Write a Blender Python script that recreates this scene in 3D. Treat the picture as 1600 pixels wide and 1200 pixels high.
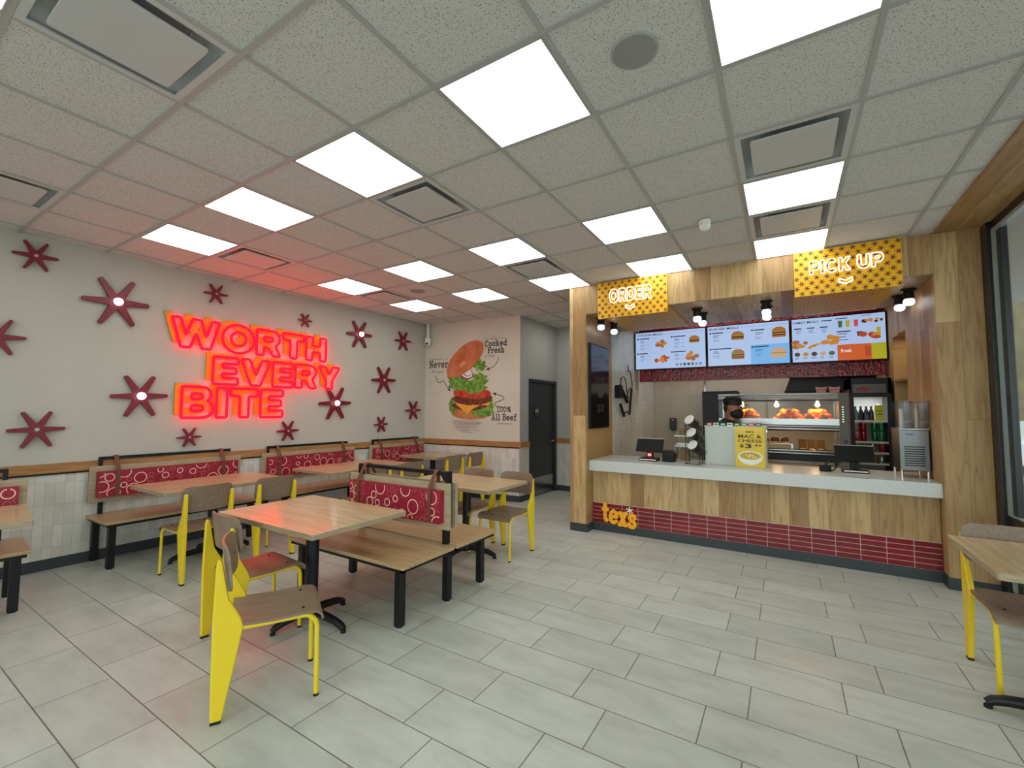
import bpy, bmesh, math, random
from mathutils import Vector, Matrix

# ------------------------------------------------------------------ scene, camera, light
for o in list(bpy.data.objects):
    bpy.data.objects.remove(o, do_unlink=True)
SC = bpy.context.scene
COL = SC.collection
R = math.radians
rnd = random.Random(7)
CEIL = 3.1135
CAMZ = 1.505

cam_d = bpy.data.cameras.new('camera')
cam = bpy.data.objects.new('camera', cam_d)
COL.objects.link(cam)
cam_d.sensor_width = 36.0
cam_d.lens = 687.97 / 1600 * 36.0
cam_d.clip_start = 0.05
cam_d.clip_end = 200
_y, _p, _r = -.5545, .0606, .0051
_F = Vector((math.sin(_y) * math.cos(_p), math.cos(_y) * math.cos(_p), math.sin(_p)))
_R0 = Vector((math.cos(_y), -math.sin(_y), 0))
_U0 = _R0.cross(_F)
_R = _R0 * math.cos(_r) + _U0 * math.sin(_r)
_U = -_R0 * math.sin(_r) + _U0 * math.cos(_r)
cam.matrix_world = Matrix(((_R.x, _U.x, -_F.x, 0), (_R.y, _U.y, -_F.y, 0), (_R.z, _U.z, -_F.z, CAMZ), (0, 0, 0, 1)))
SC.camera = cam

SC.view_settings.view_transform = 'Standard'
SC.view_settings.look = 'None'
SC.view_settings.gamma = 1.0
SC.view_settings.use_curve_mapping = False
SC.view_settings.exposure = 0.18

W = bpy.data.worlds.new('daylight')
SC.world = W
W.use_nodes = True
_wt = W.node_tree
_bg = _wt.nodes['Background']
_bg.inputs['Color'].default_value = (0.88, 0.95, 1.0, 1)
# an overcast sky, brighter on the street side behind the camera than over the buildings ahead
_tc = _wt.nodes.new('ShaderNodeTexCoord')
_sx = _wt.nodes.new('ShaderNodeSeparateXYZ')
_wt.links.new(_tc.outputs['Generated'], _sx.inputs[0])
_mr = _wt.nodes.new('ShaderNodeMapRange')
_mr.inputs['From Min'].default_value = .35
_mr.inputs['From Max'].default_value = -.6
_mr.inputs['To Min'].default_value = 1.1
_mr.inputs['To Max'].default_value = 3.4
_wt.links.new(_sx.outputs['Y'], _mr.inputs['Value'])
_wt.links.new(_mr.outputs[0], _bg.inputs['Strength'])

PANEL_L = 4.2         # radiance of the ceiling light panels
NEON_L = 5.0


def area_light(name, loc, size, power, color, rot=(0, 0, 0)):
    d = bpy.data.lights.new(name, 'AREA')
    d.shape = 'RECTANGLE'
    d.size, d.size_y = size
    d.energy = power
    d.color = color
    o = bpy.data.objects.new(name, d)
    o.location = loc
    o.rotation_euler = rot
    COL.objects.link(o)
    return o


# the service area and the kitchen have ceiling lights of their own behind the header
area_light('kitchen_lamp', (-0.6, 8.05, 3.05), (2.4, 0.5), 16, (1, .98, .92))
area_light('service_lamp', (-0.5, 7.0, 3.05), (2.2, 0.35), 9, (1, .95, .86))
area_light('corridor_lamp', (-3.0, 7.0, 3.08), (0.5, 0.5), 5, (1, .97, .92))

# ------------------------------------------------------------------ materials


def lin(r, g, b):
    def f(c):
        c /= 255.0
        return c / 12.92 if c <= .04045 else ((c + .055) / 1.055) ** 2.4
    return (f(r), f(g), f(b), 1)


def mat(name, col, rough=.5, metal=0.0, spec=.5, emit=0.0, ecol=None, coat=0.0, trans=0.0, alpha=1.0):
    m = bpy.data.materials.new(name)
    m.use_nodes = True
    b = m.node_tree.nodes['Principled BSDF']
    if len(col) == 3:
        col = (*col, 1)
    b.inputs['Base Color'].default_value = col
    b.inputs['Roughness'].default_value = rough
    b.inputs['Metallic'].default_value = metal
    b.inputs['Specular IOR Level'].default_value = spec
    b.inputs['Coat Weight'].default_value = coat
    b.inputs['Transmission Weight'].default_value = trans
    b.inputs['Alpha'].default_value = alpha
    if emit:
        b.inputs['Emission Color'].default_value = ecol or col
        b.inputs['Emission Strength'].default_value = emit
    return m


class NT:
    def __init__(self, m):
        self.t = m.node_tree
        self.n = m.node_tree.nodes
        self.b = self.n['Principled BSDF']
        self.tc = self.n.new('ShaderNodeTexCoord')

    def link(self, a, b):
        self.t.links.new(a, b)

    def new(self, typ, **kw):
        nd = self.n.new(typ)
        for k, v in kw.items():
            if k in nd.inputs:
                nd.inputs[k].default_value = v
            else:
                setattr(nd, k, v)
        return nd

    def coord(self, loc=(0, 0, 0), rot=(0, 0, 0), scale=(1, 1, 1)):
        mp = self.n.new('ShaderNodeMapping')
        mp.inputs['Location'].default_value = loc
        mp.inputs['Rotation'].default_value = rot
        mp.inputs['Scale'].default_value = scale
        self.link(self.tc.outputs['Object'], mp.inputs['Vector'])
        return mp.outputs['Vector']

    def noise(self, vec, scale, detail=4, rough=.55):
        nd = self.n.new('ShaderNodeTexNoise')
        nd.inputs['Scale'].default_value = scale
        nd.inputs['Detail'].default_value = detail
        nd.inputs['Roughness'].default_value = rough
        self.link(vec, nd.inputs['Vector'])
        return nd.outputs['Fac']

    def ramp(self, fac, stops):
        nd = self.n.new('ShaderNodeValToRGB')
        el = nd.color_ramp.elements
        while len(el) < len(stops):
            el.new(.5)
        for e, (p, c) in zip(el, stops):
            e.position = p
            e.color = c if len(c) == 4 else (*c, 1)
        self.link(fac, nd.inputs['Fac'])
        return nd.outputs['Color']

    def mix(self, fac, a, b, blend='MIX'):
        nd = self.n.new('ShaderNodeMix')
        nd.data_type = 'RGBA'
        nd.blend_type = blend
        if isinstance(fac, (int, float)):
            nd.inputs[0].default_value = fac
        else:
            self.link(fac, nd.inputs[0])
        for i, v in ((6, a), (7, b)):
            if isinstance(v, tuple):
                nd.inputs[i].default_value = v if len(v) == 4 else (*v, 1)
            else:
                self.link(v, nd.inputs[i])
        return nd.outputs[2]

    def brick(self, vec, c1, c2, mortar, w, h, ms, offset=0.5, freq=2, smooth=.1, bias=0.0):
        nd = self.n.new('ShaderNodeTexBrick')
        nd.offset = offset
        nd.offset_frequency = freq
        nd.squash = 1.0
        nd.inputs['Color1'].default_value = c1
        nd.inputs['Color2'].default_value = c2
        nd.inputs['Mortar'].default_value = mortar
        nd.inputs['Scale'].default_value = 1.0
        nd.inputs['Mortar Size'].default_value = ms
        nd.inputs['Mortar Smooth'].default_value = smooth
        nd.inputs['Bias'].default_value = bias
        nd.inputs['Brick Width'].default_value = w
        nd.inputs['Row Height'].default_value = h
        self.link(vec, nd.inputs['Vector'])
        return nd

    def bump(self, height, strength=.3, dist=.01, normal=None):
        nd = self.n.new('ShaderNodeBump')
        nd.inputs['Strength'].default_value = strength
        nd.inputs['Distance'].default_value = dist
        self.link(height, nd.inputs['Height'])
        if normal is not None:
            self.link(normal, nd.inputs['Normal'])
        self.link(nd.outputs['Normal'], self.b.inputs['Normal'])
        return nd.outputs['Normal']

    def base(self, sock):
        self.link(sock, self.b.inputs['Base Color'])


M = {}
# floor tiles, 12 x 24 inch, alternate rows set off by about a third
m = M['floor'] = mat('grey_floor_tile', (.4, .4, .38), .42)
t = NT(m)
v = t.coord(loc=(.8096, -2.2235, 0))
br = t.brick(v, lin(192, 193, 186), lin(204, 205, 199), lin(106, 106, 102), .6106, .3053, .0028, .306, 2, 0)
n1 = t.noise(t.coord(scale=(1.2, 3.2, 1)), 2.4, 7, .62)
cl = t.mix(.55, br.outputs['Color'], t.ramp(n1, [(.3, (.60, .59, .56)), (.5, (.86, .86, .84)), (.72, (1.06, 1.06, 1.04))]), 'MULTIPLY')
t.base(cl)
rg = t.ramp(n1, [(.3, (.30,) * 3), (.7, (.44,) * 3)])
t.link(rg, t.b.inputs['Roughness'])
inv = t.new('ShaderNodeMath', operation='SUBTRACT')
inv.inputs[0].default_value = 1
t.link(br.outputs['Fac'], inv.inputs[1])
t.bump(inv.outputs[0], .35, .002)


def plaster(name, c, speck=True):
    m = mat(name, c, .85, spec=.25)
    t = NT(m)
    v = t.coord()
    a = t.noise(v, 1.3, 5)
    b = t.noise(v, 55, 3, .7)
    cc = t.ramp(a, [(.35, tuple(x * .93 for x in c[:3])), (.65, c)])
    if speck:
        vo = t.new('ShaderNodeTexVoronoi', Scale=26.0, Randomness=1.0)
        t.link(v, vo.inputs['Vector'])
        pit = t.ramp(vo.outputs['Distance'], [(.05, (0, 0, 0)), (.13, (1, 1, 1))])
        big = t.ramp(t.noise(v, 3.1, 2), [(.46, (0, 0, 0)), (.6, (1, 1, 1))])
        msk = t.mix(big, (1, 1, 1, 1), pit)
        cc = t.mix(.45, cc, msk, 'MULTIPLY')
        t.bump(b, .35, .004)
    else:
        t.bump(b, .12, .002)
    t.base(cc)
    return m


M['plaster'] = plaster('white_concrete_plaster', lin(196, 191, 181))
M['mural_wall'] = plaster('smooth_white_paint', lin(214, 206, 192), False)
M['grey_paint'] = plaster('grey_wall_paint', lin(178, 178, 174), False)
M['kitchen_wall'] = plaster('pale_kitchen_wall', lin(196, 196, 180), False)


def tiles(name, c1, c2, mortar, w, h, ms, vec='xz', offset=0., rough=.25, bump=.5, wav=.25, loc=(0, 0, 0)):
    m = mat(name, c1, rough)
    t = NT(m)
    sep = t.new('ShaderNodeSeparateXYZ')
    t.link(t.coord(loc=loc), sep.inputs[0])
    com = t.new('ShaderNodeCombineXYZ')
    t.link(sep.outputs['X'], com.inputs['X'])
    t.link(sep.outputs['Z'], com.inputs['Y'])
    v = com.outputs[0]
    br = t.brick(v, c1, c2, mortar, w, h, ms, offset, 2, 0.05)
    n = t.noise(t.coord(), 9, 3)
    t.base(t.mix(.35, br.outputs['Color'], t.ramp(n, [(.3, (.75,) * 3), (.7, (1.1,) * 3)]), 'MULTIPLY'))
    ad = t.new('ShaderNodeMath', operation='MULTIPLY_ADD')
    t.link(br.outputs['Fac'], ad.inputs[0])
    ad.inputs[1].default_value = -1.0
    sc = t.new('ShaderNodeMath', operation='MULTIPLY')
    t.link(t.noise(t.coord(), 14, 2), sc.inputs[0])
    sc.inputs[1].default_value = wav
    t.link(sc.outputs[0], ad.inputs[2])
    t.bump(ad.outputs[0], bump, .006)
    return m


def swap_tiles(name, c1, c2, mortar, w, h, ms, offset=.5, rough=.25, bump=.5, wav=.6, axis='x', nsc=14):
    """tall tiles: brick length runs up the wall; columns may be staggered"""
    m = mat(name, c1, rough)
    t = NT(m)
    sep = t.new('ShaderNodeSeparateXYZ')
    t.link(t.coord(), sep.inputs[0])
    com = t.new('ShaderNodeCombineXYZ')
    t.link(sep.outputs['Z'], com.inputs['X'])
    t.link(sep.outputs['X' if axis == 'x' else 'Y'], com.inputs['Y'])
    br = t.brick(com.outputs[0], c1, c2, mortar, h, w, ms, offset, 2, 0.05)
    n = t.noise(t.coord(), 7, 4)
    t.base(t.mix(.4, br.outputs['Color'], t.ramp(n, [(.3, (.80,) * 3), (.7, (1.06,) * 3)]), 'MULTIPLY'))
    ad = t.new('ShaderNodeMath', operation='MULTIPLY_ADD')
    t.link(br.outputs['Fac'], ad.inputs[0])
    ad.inputs[1].default_value = -1.0
    sc = t.new('ShaderNodeMath', operation='MULTIPLY')
    t.link(t.noise(t.coord(), nsc, 2), sc.inputs[0])
    sc.inputs[1].default_value = wav
    t.link(sc.outputs[0], ad.inputs[2])
    t.bump(ad.outputs[0], bump, .008)
    return m


M['wain'] = swap_tiles('white_stacked_wall_tile', lin(204, 199, 190), lin(224, 220, 212), lin(184, 180, 172), .067, .2, .0016, 0., .3, .3)
M['wain2'] = swap_tiles('white_staggered_wall_tile', lin(204, 199, 190), lin(224, 220, 212), lin(184, 180, 172), .067, .2, .0016, .5, .3, .3)
M['service_tile'] = swap_tiles('pale_service_tile', lin(188, 190, 180), lin(204, 206, 197), lin(160, 160, 152), .067, .2, .0022, .5, .3, axis='y')
M['beige_tile'] = swap_tiles('beige_back_tile', lin(172, 166, 145), lin(186, 180, 160), lin(150, 145, 128), .30, .6, .002, .5, .4)
M['red_band'] = swap_tiles('glossy_red_glazed_tile', lin(120, 12, 24), lin(170, 24, 38), lin(64, 12, 18), .042, .2, .0022, 0., .06, .9, 1.4, nsc=24)
M['red_tile'] = tiles('red_counter_tile', lin(114, 14, 24), lin(132, 22, 32), lin(214, 176, 168), .1935, .049, .0022, 'xz', 0., .15, .4, .15, (.0968, 0, -.10))


def wood(name, c1, c2, grain, plank=(.14, 1.9), axis='x', rough=.45, gs=1.0, vertical=True, seam=.0012):
    m = mat(name, c1, rough)
    t = NT(m)
    sep = t.new('ShaderNodeSeparateXYZ')
    t.link(t.coord(), sep.inputs[0])
    com = t.new('ShaderNodeCombineXYZ')
    if vertical:
        t.link(sep.outputs['Z'], com.inputs['X'])
        t.link(sep.outputs['X' if axis == 'x' else 'Y'], com.inputs['Y'])
    else:
        t.link(sep.outputs['Y' if axis == 'x' else 'X'], com.inputs['X'])
        t.link(sep.outputs['X' if axis == 'x' else 'Y'], com.inputs['Y'])
    br = t.brick(com.outputs[0], (*c1[:3], 1), (*c2[:3], 1), tuple(x * .45 for x in c1[:3]) + (1,), plank[1], plank[0], seam, .37, 2, 0)
    mp = t.new('ShaderNodeMapping')
    mp.inputs['Scale'].default_value = (1.1 * gs, 11 * gs, 9 * gs)
    # shift the grain from board to board
    ofs = t.new('ShaderNodeVectorMath', operation='MULTIPLY')
    t.link(br.outputs['Color'], ofs.inputs[0])
    ofs.inputs[1].default_value = (37, 61, 23)
    addv = t.new('ShaderNodeVectorMath', operation='ADD')
    t.link(com.outputs[0], addv.inputs[0])
    t.link(ofs.outputs[0], addv.inputs[1])
    t.link(addv.outputs[0], mp.inputs['Vector'])
    n = t.n.new('ShaderNodeTexNoise')
    n.inputs['Scale'].default_value = 2.2
    n.inputs['Detail'].default_value = 6
    n.inputs['Distortion'].default_value = 1.2
    t.link(mp.outputs[0], n.inputs['Vector'])
    g = t.ramp(n.outputs['Fac'], [(.32, grain), (.52, (.92, .92, .92)), (.75, (1.08, 1.08, 1.08))])
    t.base(t.mix(.85, br.outputs['Color'], g, 'MULTIPLY'))
    return m


OAK1, OAK2 = lin(156, 118, 72), lin(206, 174, 124)
M['oak'] = wood('oak_planks', OAK1, OAK2, (.62, .55, .45), (.165, 2.3))
M['oak_y'] = wood('oak_planks_side', OAK1, OAK2, (.62, .55, .45), (.145, 2.3), 'y')
M['oak_soffit'] = wood('oak_soffit_boards', OAK1, OAK2, (.62, .55, .45), (.145, 2.3), 'x', vertical=False)
M['oak_rail'] = mat('oak_rail', lin(170, 118, 66), .45)
t = NT(M['oak_rail'])
t.base(t.ramp(t.noise(t.coord(scale=(1, 9, 9)), 5, 5), [(.3, lin(146, 98, 52)), (.7, lin(184, 132, 78))]))


def laminate(name, c1, c2, sx=(1.0, 14, 14), rough=.35, sc=3.0):
    m = mat(name, c1, rough, spec=.8 if rough < .3 else .5)
    t = NT(m)
    t.base(t.ramp(t.noise(t.coord(scale=sx), sc, 7, .6), [(.3, c1), (.7, c2)]))
    return m


M['laminate'] = laminate('ash_laminate', lin(186, 157, 118), lin(214, 188, 150), rough=.19)
M['laminate_y'] = laminate('ash_laminate_long', lin(186, 157, 118), lin(214, 188, 150), (14, 1, 14), rough=.19)
M['edge'] = laminate('ash_edge_band', lin(150, 132, 106), lin(176, 158, 130), (3, 3, 20), .5)
M['bench_wood'] = laminate('bench_laminate', lin(164, 132, 94), lin(200, 170, 128), rough=.3)
M['bench_wood_y'] = laminate('bench_laminate_long', lin(164, 132, 94), lin(200, 170, 128), (14, 1, 14), .3)
M['board'] = laminate('back_board_laminate', lin(158, 140, 112), lin(182, 164, 136), (2, 2, 16), .5)
M['ply'] = laminate('taupe_plywood', lin(122, 102, 84), lin(146, 124, 104), (12, 1.2, 12), .38)
M['ply_edge'] = mat('plywood_edge', lin(120, 106, 92), .6)
M['yellow'] = mat('yellow_powder_coat', lin(232, 200, 34), .38)
M['black'] = mat('black_metal', lin(17, 18, 20), .4, spec=.35)
M['black_gloss'] = mat('black_gloss', lin(10, 10, 12), .12)
M['black_plastic'] = mat('black_plastic', lin(11, 11, 13), .5, spec=.3)
M['rubber'] = mat('black_rubber', lin(16, 16, 16), .8)
M['chrome'] = mat('chrome', (.8, .8, .8), .18, 1.0)
M['steel'] = mat('brushed_steel', (.35, .35, .34), .2, 1.0)
t = NT(M['steel'])
t.bump(t.noise(t.coord(scale=(2, 90, 90)), 4, 3), .08, .002)
M['leather'] = mat('brown_leather_strap', lin(112, 62, 40), .55)
M['base'] = mat('dark_baseboard', lin(52, 58, 62), .5)
M['quartz'] = mat('white_quartz', lin(214, 215, 212), .28)
t = NT(M['quartz'])
t.base(t.ramp(t.noise(t.coord(), 60, 4), [(.35, lin(196, 198, 195)), (.65, lin(204, 206, 203))]))
M['ceil'] = mat('mineral_fibre_tile', lin(214, 214, 208), .9, spec=.1)
t = NT(M['ceil'])
vo = t.new('ShaderNodeTexVoronoi', Scale=120.0)
t.link(t.coord(), vo.inputs['Vector'])
pit = t.ramp(vo.outputs['Distance'], [(.20, (0, 0, 0)), (.36, (1, 1, 1))])
nz = t.ramp(t.noise(t.coord(), 60, 2), [(.50, (1, 1, 1)), (.58, (0, 0, 0))])
msk = t.mix(nz, (1, 1, 1, 1), pit)
t.base(t.mix(msk, lin(112, 112, 108), lin(214, 215, 212)))
t.bump(t.noise(t.coord(), 120, 3), .25, .003)
M['grid'] = mat('white_grid_bar', lin(176, 178, 176), .5)
M['vent_white'] = mat('white_vent_metal', lin(200, 204, 205), .45)
M['vent_dark'] = mat('vent_shadow_grey', lin(120, 126, 128), .6)
M['panel'] = mat('lit_diffuser', (.9, .95, .88), .5, emit=PANEL_L, ecol=(.95, 1.0, .90, 1))
t = NT(M['panel'])
g = t.new('ShaderNodeVectorMath', operation='LENGTH')
t.link(t.coord(scale=(1, 1.4, 1)), g.inputs[0])
t.link(t.ramp(g.outputs['Value'], [(.05, (.96, 1.04, .97)), (.40, (.88, .96, .89))]), t.b.inputs['Emission Color'])
M['speaker'] = mat('grey_speaker_grille', lin(150, 154, 152), .7)
M['white'] = mat('white_plastic', lin(228, 228, 226), .4)
M['star_red'] = mat('maroon_star_metal', lin(122, 18, 38), .35)
M['bulb'] = mat('lit_bulb', (1, 1, 1), .3, emit=4.0, ecol=(1, .98, .95, 1))
M['spot_bulb'] = mat('lit_spot_bulb', (1, 1, 1), .3, emit=3.0, ecol=(.92, .97, 1.0, 1))
M['neon_red'] = mat('red_neon_tube', (.02, .0, .0), .6, spec=.05, emit=NEON_L, ecol=(1, .002, .010, 1))
M['neon_back'] = mat('mustard_backing_letter', lin(196, 146, 20), .45)
M['neon_white'] = mat('white_neon_tube', (1, 1, 1), .3, emit=1.2, ecol=(1, .95, .97, 1))
M['sign_yellow'] = mat('yellow_sign_face', lin(242, 178, 16), .4)
M['sign_star'] = mat('dark_sign_star', lin(70, 24, 20), .5)
M['fabric'] = mat('red_vinyl', lin(152, 24, 48), .42)
t = NT(M['fabric'])
t.bump(t.noise(t.coord(), 160, 2), .1, .002)
M['ring1'] = mat('cream_ring_print', lin(246, 196, 176), .42)
M['ring2'] = mat('rose_ring_print', lin(196, 96, 98), .42)
M['ring3'] = mat('dark_rose_ring_print', lin(166, 52, 66), .42)
M['door'] = mat('charcoal_door', lin(40, 46, 50), .4)
M['frame_black'] = mat('black_window_frame', lin(22, 25, 27), .35)
M['frame_grey'] = mat('grey_window_gasket', lin(150, 164, 162), .35)
M['ink'] = mat('black_ink', lin(38, 34, 34), .7)
M['ink_grey'] = mat('grey_ink', lin(168, 160, 156), .8)
M['logo'] = mat('orange_logo_letters', lin(252, 172, 28), .5)
M['logo_white'] = mat('white_logo_star', lin(245, 245, 240), .4)


def glass(name, tint=(.92, .97, .95), refl=.5, rough=0.02):
    m = bpy.data.materials.new(name)
    m.use_nodes = True
    nt = m.node_tree
    nt.nodes.clear()
    out = nt.nodes.new('ShaderNodeOutputMaterial')
    mx = nt.nodes.new('ShaderNodeMixShader')
    tr = nt.nodes.new('ShaderNodeBsdfTransparent')
    tr.inputs['Color'].default_value = (*tint, 1)
    gl = nt.nodes.new('ShaderNodeBsdfGlossy')
    gl.inputs['Roughness'].default_value = rough
    lw = nt.nodes.new('ShaderNodeLayerWeight')
    lw.inputs['Blend'].default_value = .5
    pw = nt.nodes.new('ShaderNodeMath')
    pw.operation = 'POWER'
    pw.inputs[1].default_value = 5.0
    ma = nt.nodes.new('ShaderNodeMath')
    ma.operation = 'MULTIPLY_ADD'
    ma.inputs[1].default_value = .95
    ma.inputs[2].default_value = .04
    mu = nt.nodes.new('ShaderNodeMath')
    mu.operation = 'MULTIPLY'
    mu.inputs[1].default_value = refl
    nt.links.new(lw.outputs['Facing'], pw.inputs[0])
    nt.links.new(pw.outputs[0], ma.inputs[0])
    nt.links.new(ma.outputs[0], mu.inputs[0])
    nt.links.new(mu.outputs[0], mx.inputs[0])
    nt.links.new(tr.outputs[0], mx.inputs[1])
    nt.links.new(gl.outputs[0], mx.inputs[2])
    nt.links.new(mx.outputs[0], out.inputs[0])
    return m


M['glass'] = glass('window_glass', (.93, .97, .95), 1.0)
M['case_glass'] = glass('display_glass', (.97, .98, .97), .35)
M['clear_plastic'] = glass('clear_plastic', (.80, .80, .80), 1.0, .08)

# ------------------------------------------------------------------ mesh building


class MB:
    def __init__(self):
        self.v = []
        self.f = []
        self.m = []
        self.xf = None

    def _add(self, vs, fs, m):
        b = len(self.v)
        if self.xf is not None:
            vs = [self.xf @ Vector(p) for p in vs]
        self.v.extend([tuple(p) for p in vs])
        for f in fs:
            self.f.append([b + i for i in f])
            self.m.append(m)

    def box(self, x0, x1, y0, y1, z0, z1, m=0):
        x0, x1 = min(x0, x1), max(x0, x1)
        y0, y1 = min(y0, y1), max(y0, y1)
        z0, z1 = min(z0, z1), max(z0, z1)
        vs = [(x0, y0, z0), (x1, y0, z0), (x1, y1, z0), (x0, y1, z0), (x0, y0, z1), (x1, y0, z1), (x1, y1, z1), (x0, y1, z1)]
        fs = [(0, 3, 2, 1), (4, 5, 6, 7), (0, 1, 5, 4), (1, 2, 6, 5), (2, 3, 7, 6), (3, 0, 4, 7)]
        self._add(vs, fs, m)
        return self

    def quad(self, a, b, c, d, m=0):
        self._add([a, b, c, d], [(0, 1, 2, 3)], m)
        return self

    def poly(self, pts, m=0):
        self._add(pts, [tuple(range(len(pts)))], m)
        return self

    def prism(self, poly, a0, a1, plane='xz', m=0):
        """polygon in a plane pushed out along the third axis from a0 to a1"""
        def P(u, w, a):
            return {'xz': (u, a, w), 'xy': (u, w, a), 'yz': (a, u, w)}[plane]
        n = len(poly)
        vs = [P(u, w, a0) for u, w in poly] + [P(u, w, a1) for u, w in poly]
        fs = [tuple(range(n)), tuple(reversed(range(n, 2 * n)))]
        for i in range(n):
            j = (i + 1) % n
            fs.append((j, i, n + i, n + j))
        self._add(vs, fs, m)
        return self

    def tube(self, pts, r, n=8, closed=False, m=0, sq=False):
        pts = [Vector(p) for p in pts]
        if len(pts) < 2:
            return self
        N = len(pts)
        rr = r if isinstance(r, (list, tuple)) else [r] * N
        rings = []
        prev = None
        for i, p in enumerate(pts):
            if closed:
                d = (pts[(i + 1) % N] - pts[i - 1])
            else:
                d = (pts[min(i + 1, N - 1)] - pts[max(i - 1, 0)])
            if d.length < 1e-9:
                d = Vector((0, 0, 1))
            d.normalize()
            if prev is None:
                up = Vector((0, 0, 1)) if abs(d.z) < .9 else Vector((0, 1, 0))
                a = d.cross(up).normalized()
            else:
                a = (prev - d * prev.dot(d))
                if a.length < 1e-6:
                    a = d.orthogonal()
                a.normalize()
            prev = a
            b = d.cross(a)
            ring = []
            for k in range(n):
                th = 2 * math.pi * (k + (.5 if sq else 0)) / n
                s = rr[i] * (1.41421 if sq else 1)
                ring.append(p + a * (math.cos(th) * s) + b * (math.sin(th) * s))
            rings.append(ring)
        vs = [q for rg in rings for q in rg]
        fs = []
        for i in range(N if closed else N - 1):
            j = (i + 1) % N
            for k in range(n):
                l = (k + 1) % n
                fs.append((i * n + k, i * n + l, j * n + l, j * n + k))
        if not closed:
            fs.append(tuple(reversed(range(n))))
            fs.append(tuple((N - 1) * n + k for k in range(n)))
        self._add(vs, fs, m)
        return self

    def cyl(self, p0, p1, r0, r1=None, n=20, m=0):
        return self.tube([p0, p1], [r0, r0 if r1 is None else r1], n, False, m)

    def lathe(self, prof, n=24, c=(0, 0, 0), m=0):
        """profile of (radius, height) about the z axis through c"""
        vs, fs, idx = [], [], []
        for r, z in prof:
            if r < 1e-6:
                idx.append([len(vs)])
                vs.append((c[0], c[1], c[2] + z))
            else:
                idx.append(list(range(len(vs), len(vs) + n)))
                for k in range(n):
                    th = 2 * math.pi * k / n
                    vs.append((c[0] + r * math.cos(th), c[1] + r * math.sin(th), c[2] + z))
        for a, b in zip(idx, idx[1:]):
            for k in range(n):
                l = (k + 1) % n
                if len(a) == 1 and len(b) == 1:
                    continue
                if len(a) == 1:
                    fs.append((a[0], b[l], b[k]))
                elif len(b) == 1:
                    fs.append((a[k], a[l], b[0]))
                else:
                    fs.append((a[k], a[l], b[l], b[k]))
        if len(idx[0]) > 1:
            fs.append(tuple(reversed(idx[0])))
        if len(idx[-1]) > 1:
            fs.append(tuple(idx[-1]))
        self._add(vs, fs, m)
        return self

    def blob(self, c, r, seed=0, n=10, k=7, amp=.18, m=0):
        rg = random.Random(seed)
        ph = [rg.uniform(0, 6.28) for _ in range(6)]
        vs, fs = [], []
        for i in range(k + 1):
            la = math.pi * i / k
            for j in range(n):
                lo = 2 * math.pi * j / n
                q = 1 + amp * (math.sin(3 * lo + ph[0]) * math.sin(2 * la + ph[1]) + .6 * math.sin(5 * lo + ph[2] + 3 * la) + .4 * math.sin(7 * la + ph[3]))
                vs.append((c[0] + r[0] * q * math.sin(la) * math.cos(lo), c[1] + r[1] * q * math.sin(la) * math.sin(lo), c[2] + r[2] * q * math.cos(la)))
        for i in range(k):
            for j in range(n):
                l = (j + 1) % n
                fs.append((i * n + j, (i + 1) * n + j, (i + 1) * n + l, i * n + l))
        self._add(vs, fs, m)
        return self

    def ring(self, c, r0, r1, y, n=28, m=0, clip=None, plane='xz'):
        """flat annulus in the xz plane at depth y; vertices limited to the rectangle clip"""
        vs, fs = [], []
        for k in range(n):
            th = 2 * math.pi * k / n
            for r in (r0, r1):
                u, w = c[0] + r * math.cos(th), c[1] + r * math.sin(th)
                vs.append((u, y, w) if plane == 'xz' else (y, u, w))
        for k in range(n):
            l = (k + 1) % n
            if clip:
                cx = c[0] + r1 * math.cos(2 * math.pi * (k + .5) / n)
                cz = c[1] + r1 * math.sin(2 * math.pi * (k + .5) / n)
                if not (clip[0] <= cx <= clip[1] and clip[2] <= cz <= clip[3]):
                    continue
            fs.append((2 * k, 2 * k + 1, 2 * l + 1, 2 * l))
        self._add(vs, fs, m)
        return self

    def disc(self, c, rx, rz, y, n=24, m=0):
        self.poly([(c[0] + rx * math.cos(2 * math.pi * k / n), y, c[1] + rz * math.sin(2 * math.pi * k / n)) for k in range(n)], m)
        return self

    def build(self, name, mats, parent=None, loc=None, smooth=None, bevel=0, seg=2):
        me = bpy.data.meshes.new(name)
        me.from_pydata(self.v, [], self.f)
        if not isinstance(mats, (list, tuple)):
            mats = [mats]
        for x in mats:
            me.materials.append(x)
        for p, mi in zip(me.polygons, self.m):
            p.material_index = mi
        bm = bmesh.new()
        bm.from_mesh(me)
        bmesh.ops.remove_doubles(bm, verts=bm.verts, dist=1e-6)
        bmesh.ops.recalc_face_normals(bm, faces=bm.faces)
        if smooth:
            for f in bm.faces:
                f.smooth = True
        bm.to_mesh(me)
        bm.free()
        if smooth:
            me.set_sharp_from_angle(angle=R(smooth))
        o = bpy.data.objects.new(name, me)
        COL.objects.link(o)
        if parent is not None:
            o.parent = parent
        if loc is not None:
            o.location = loc
        if bevel:
            b = o.modifiers.new('bevel', 'BEVEL')
            b.width = bevel
            b.segments = seg
            b.limit_method = 'ANGLE'
            b.angle_limit = R(40)
        return o


def tag(o, label=None, cat=None, group=None, kind=None):
    if label:
        o['label'] = label
    if cat:
        o['category'] = cat
    if group:
        o['group'] = group
    if kind:
        o['kind'] = kind
    return o


def thing(name, label, cat, loc=(0, 0, 0), rz=0.0, group=None):
    o = bpy.data.objects.new(name, None)
    o.empty_display_size = .1
    COL.objects.link(o)
    o.location = loc
    o.rotation_euler = (0, 0, rz)
    return tag(o, label, cat, group)


def structure(o):
    o['kind'] = 'structure'
    return o


def kids(o):
    return [c for c in bpy.data.objects if c.parent == o]


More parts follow.
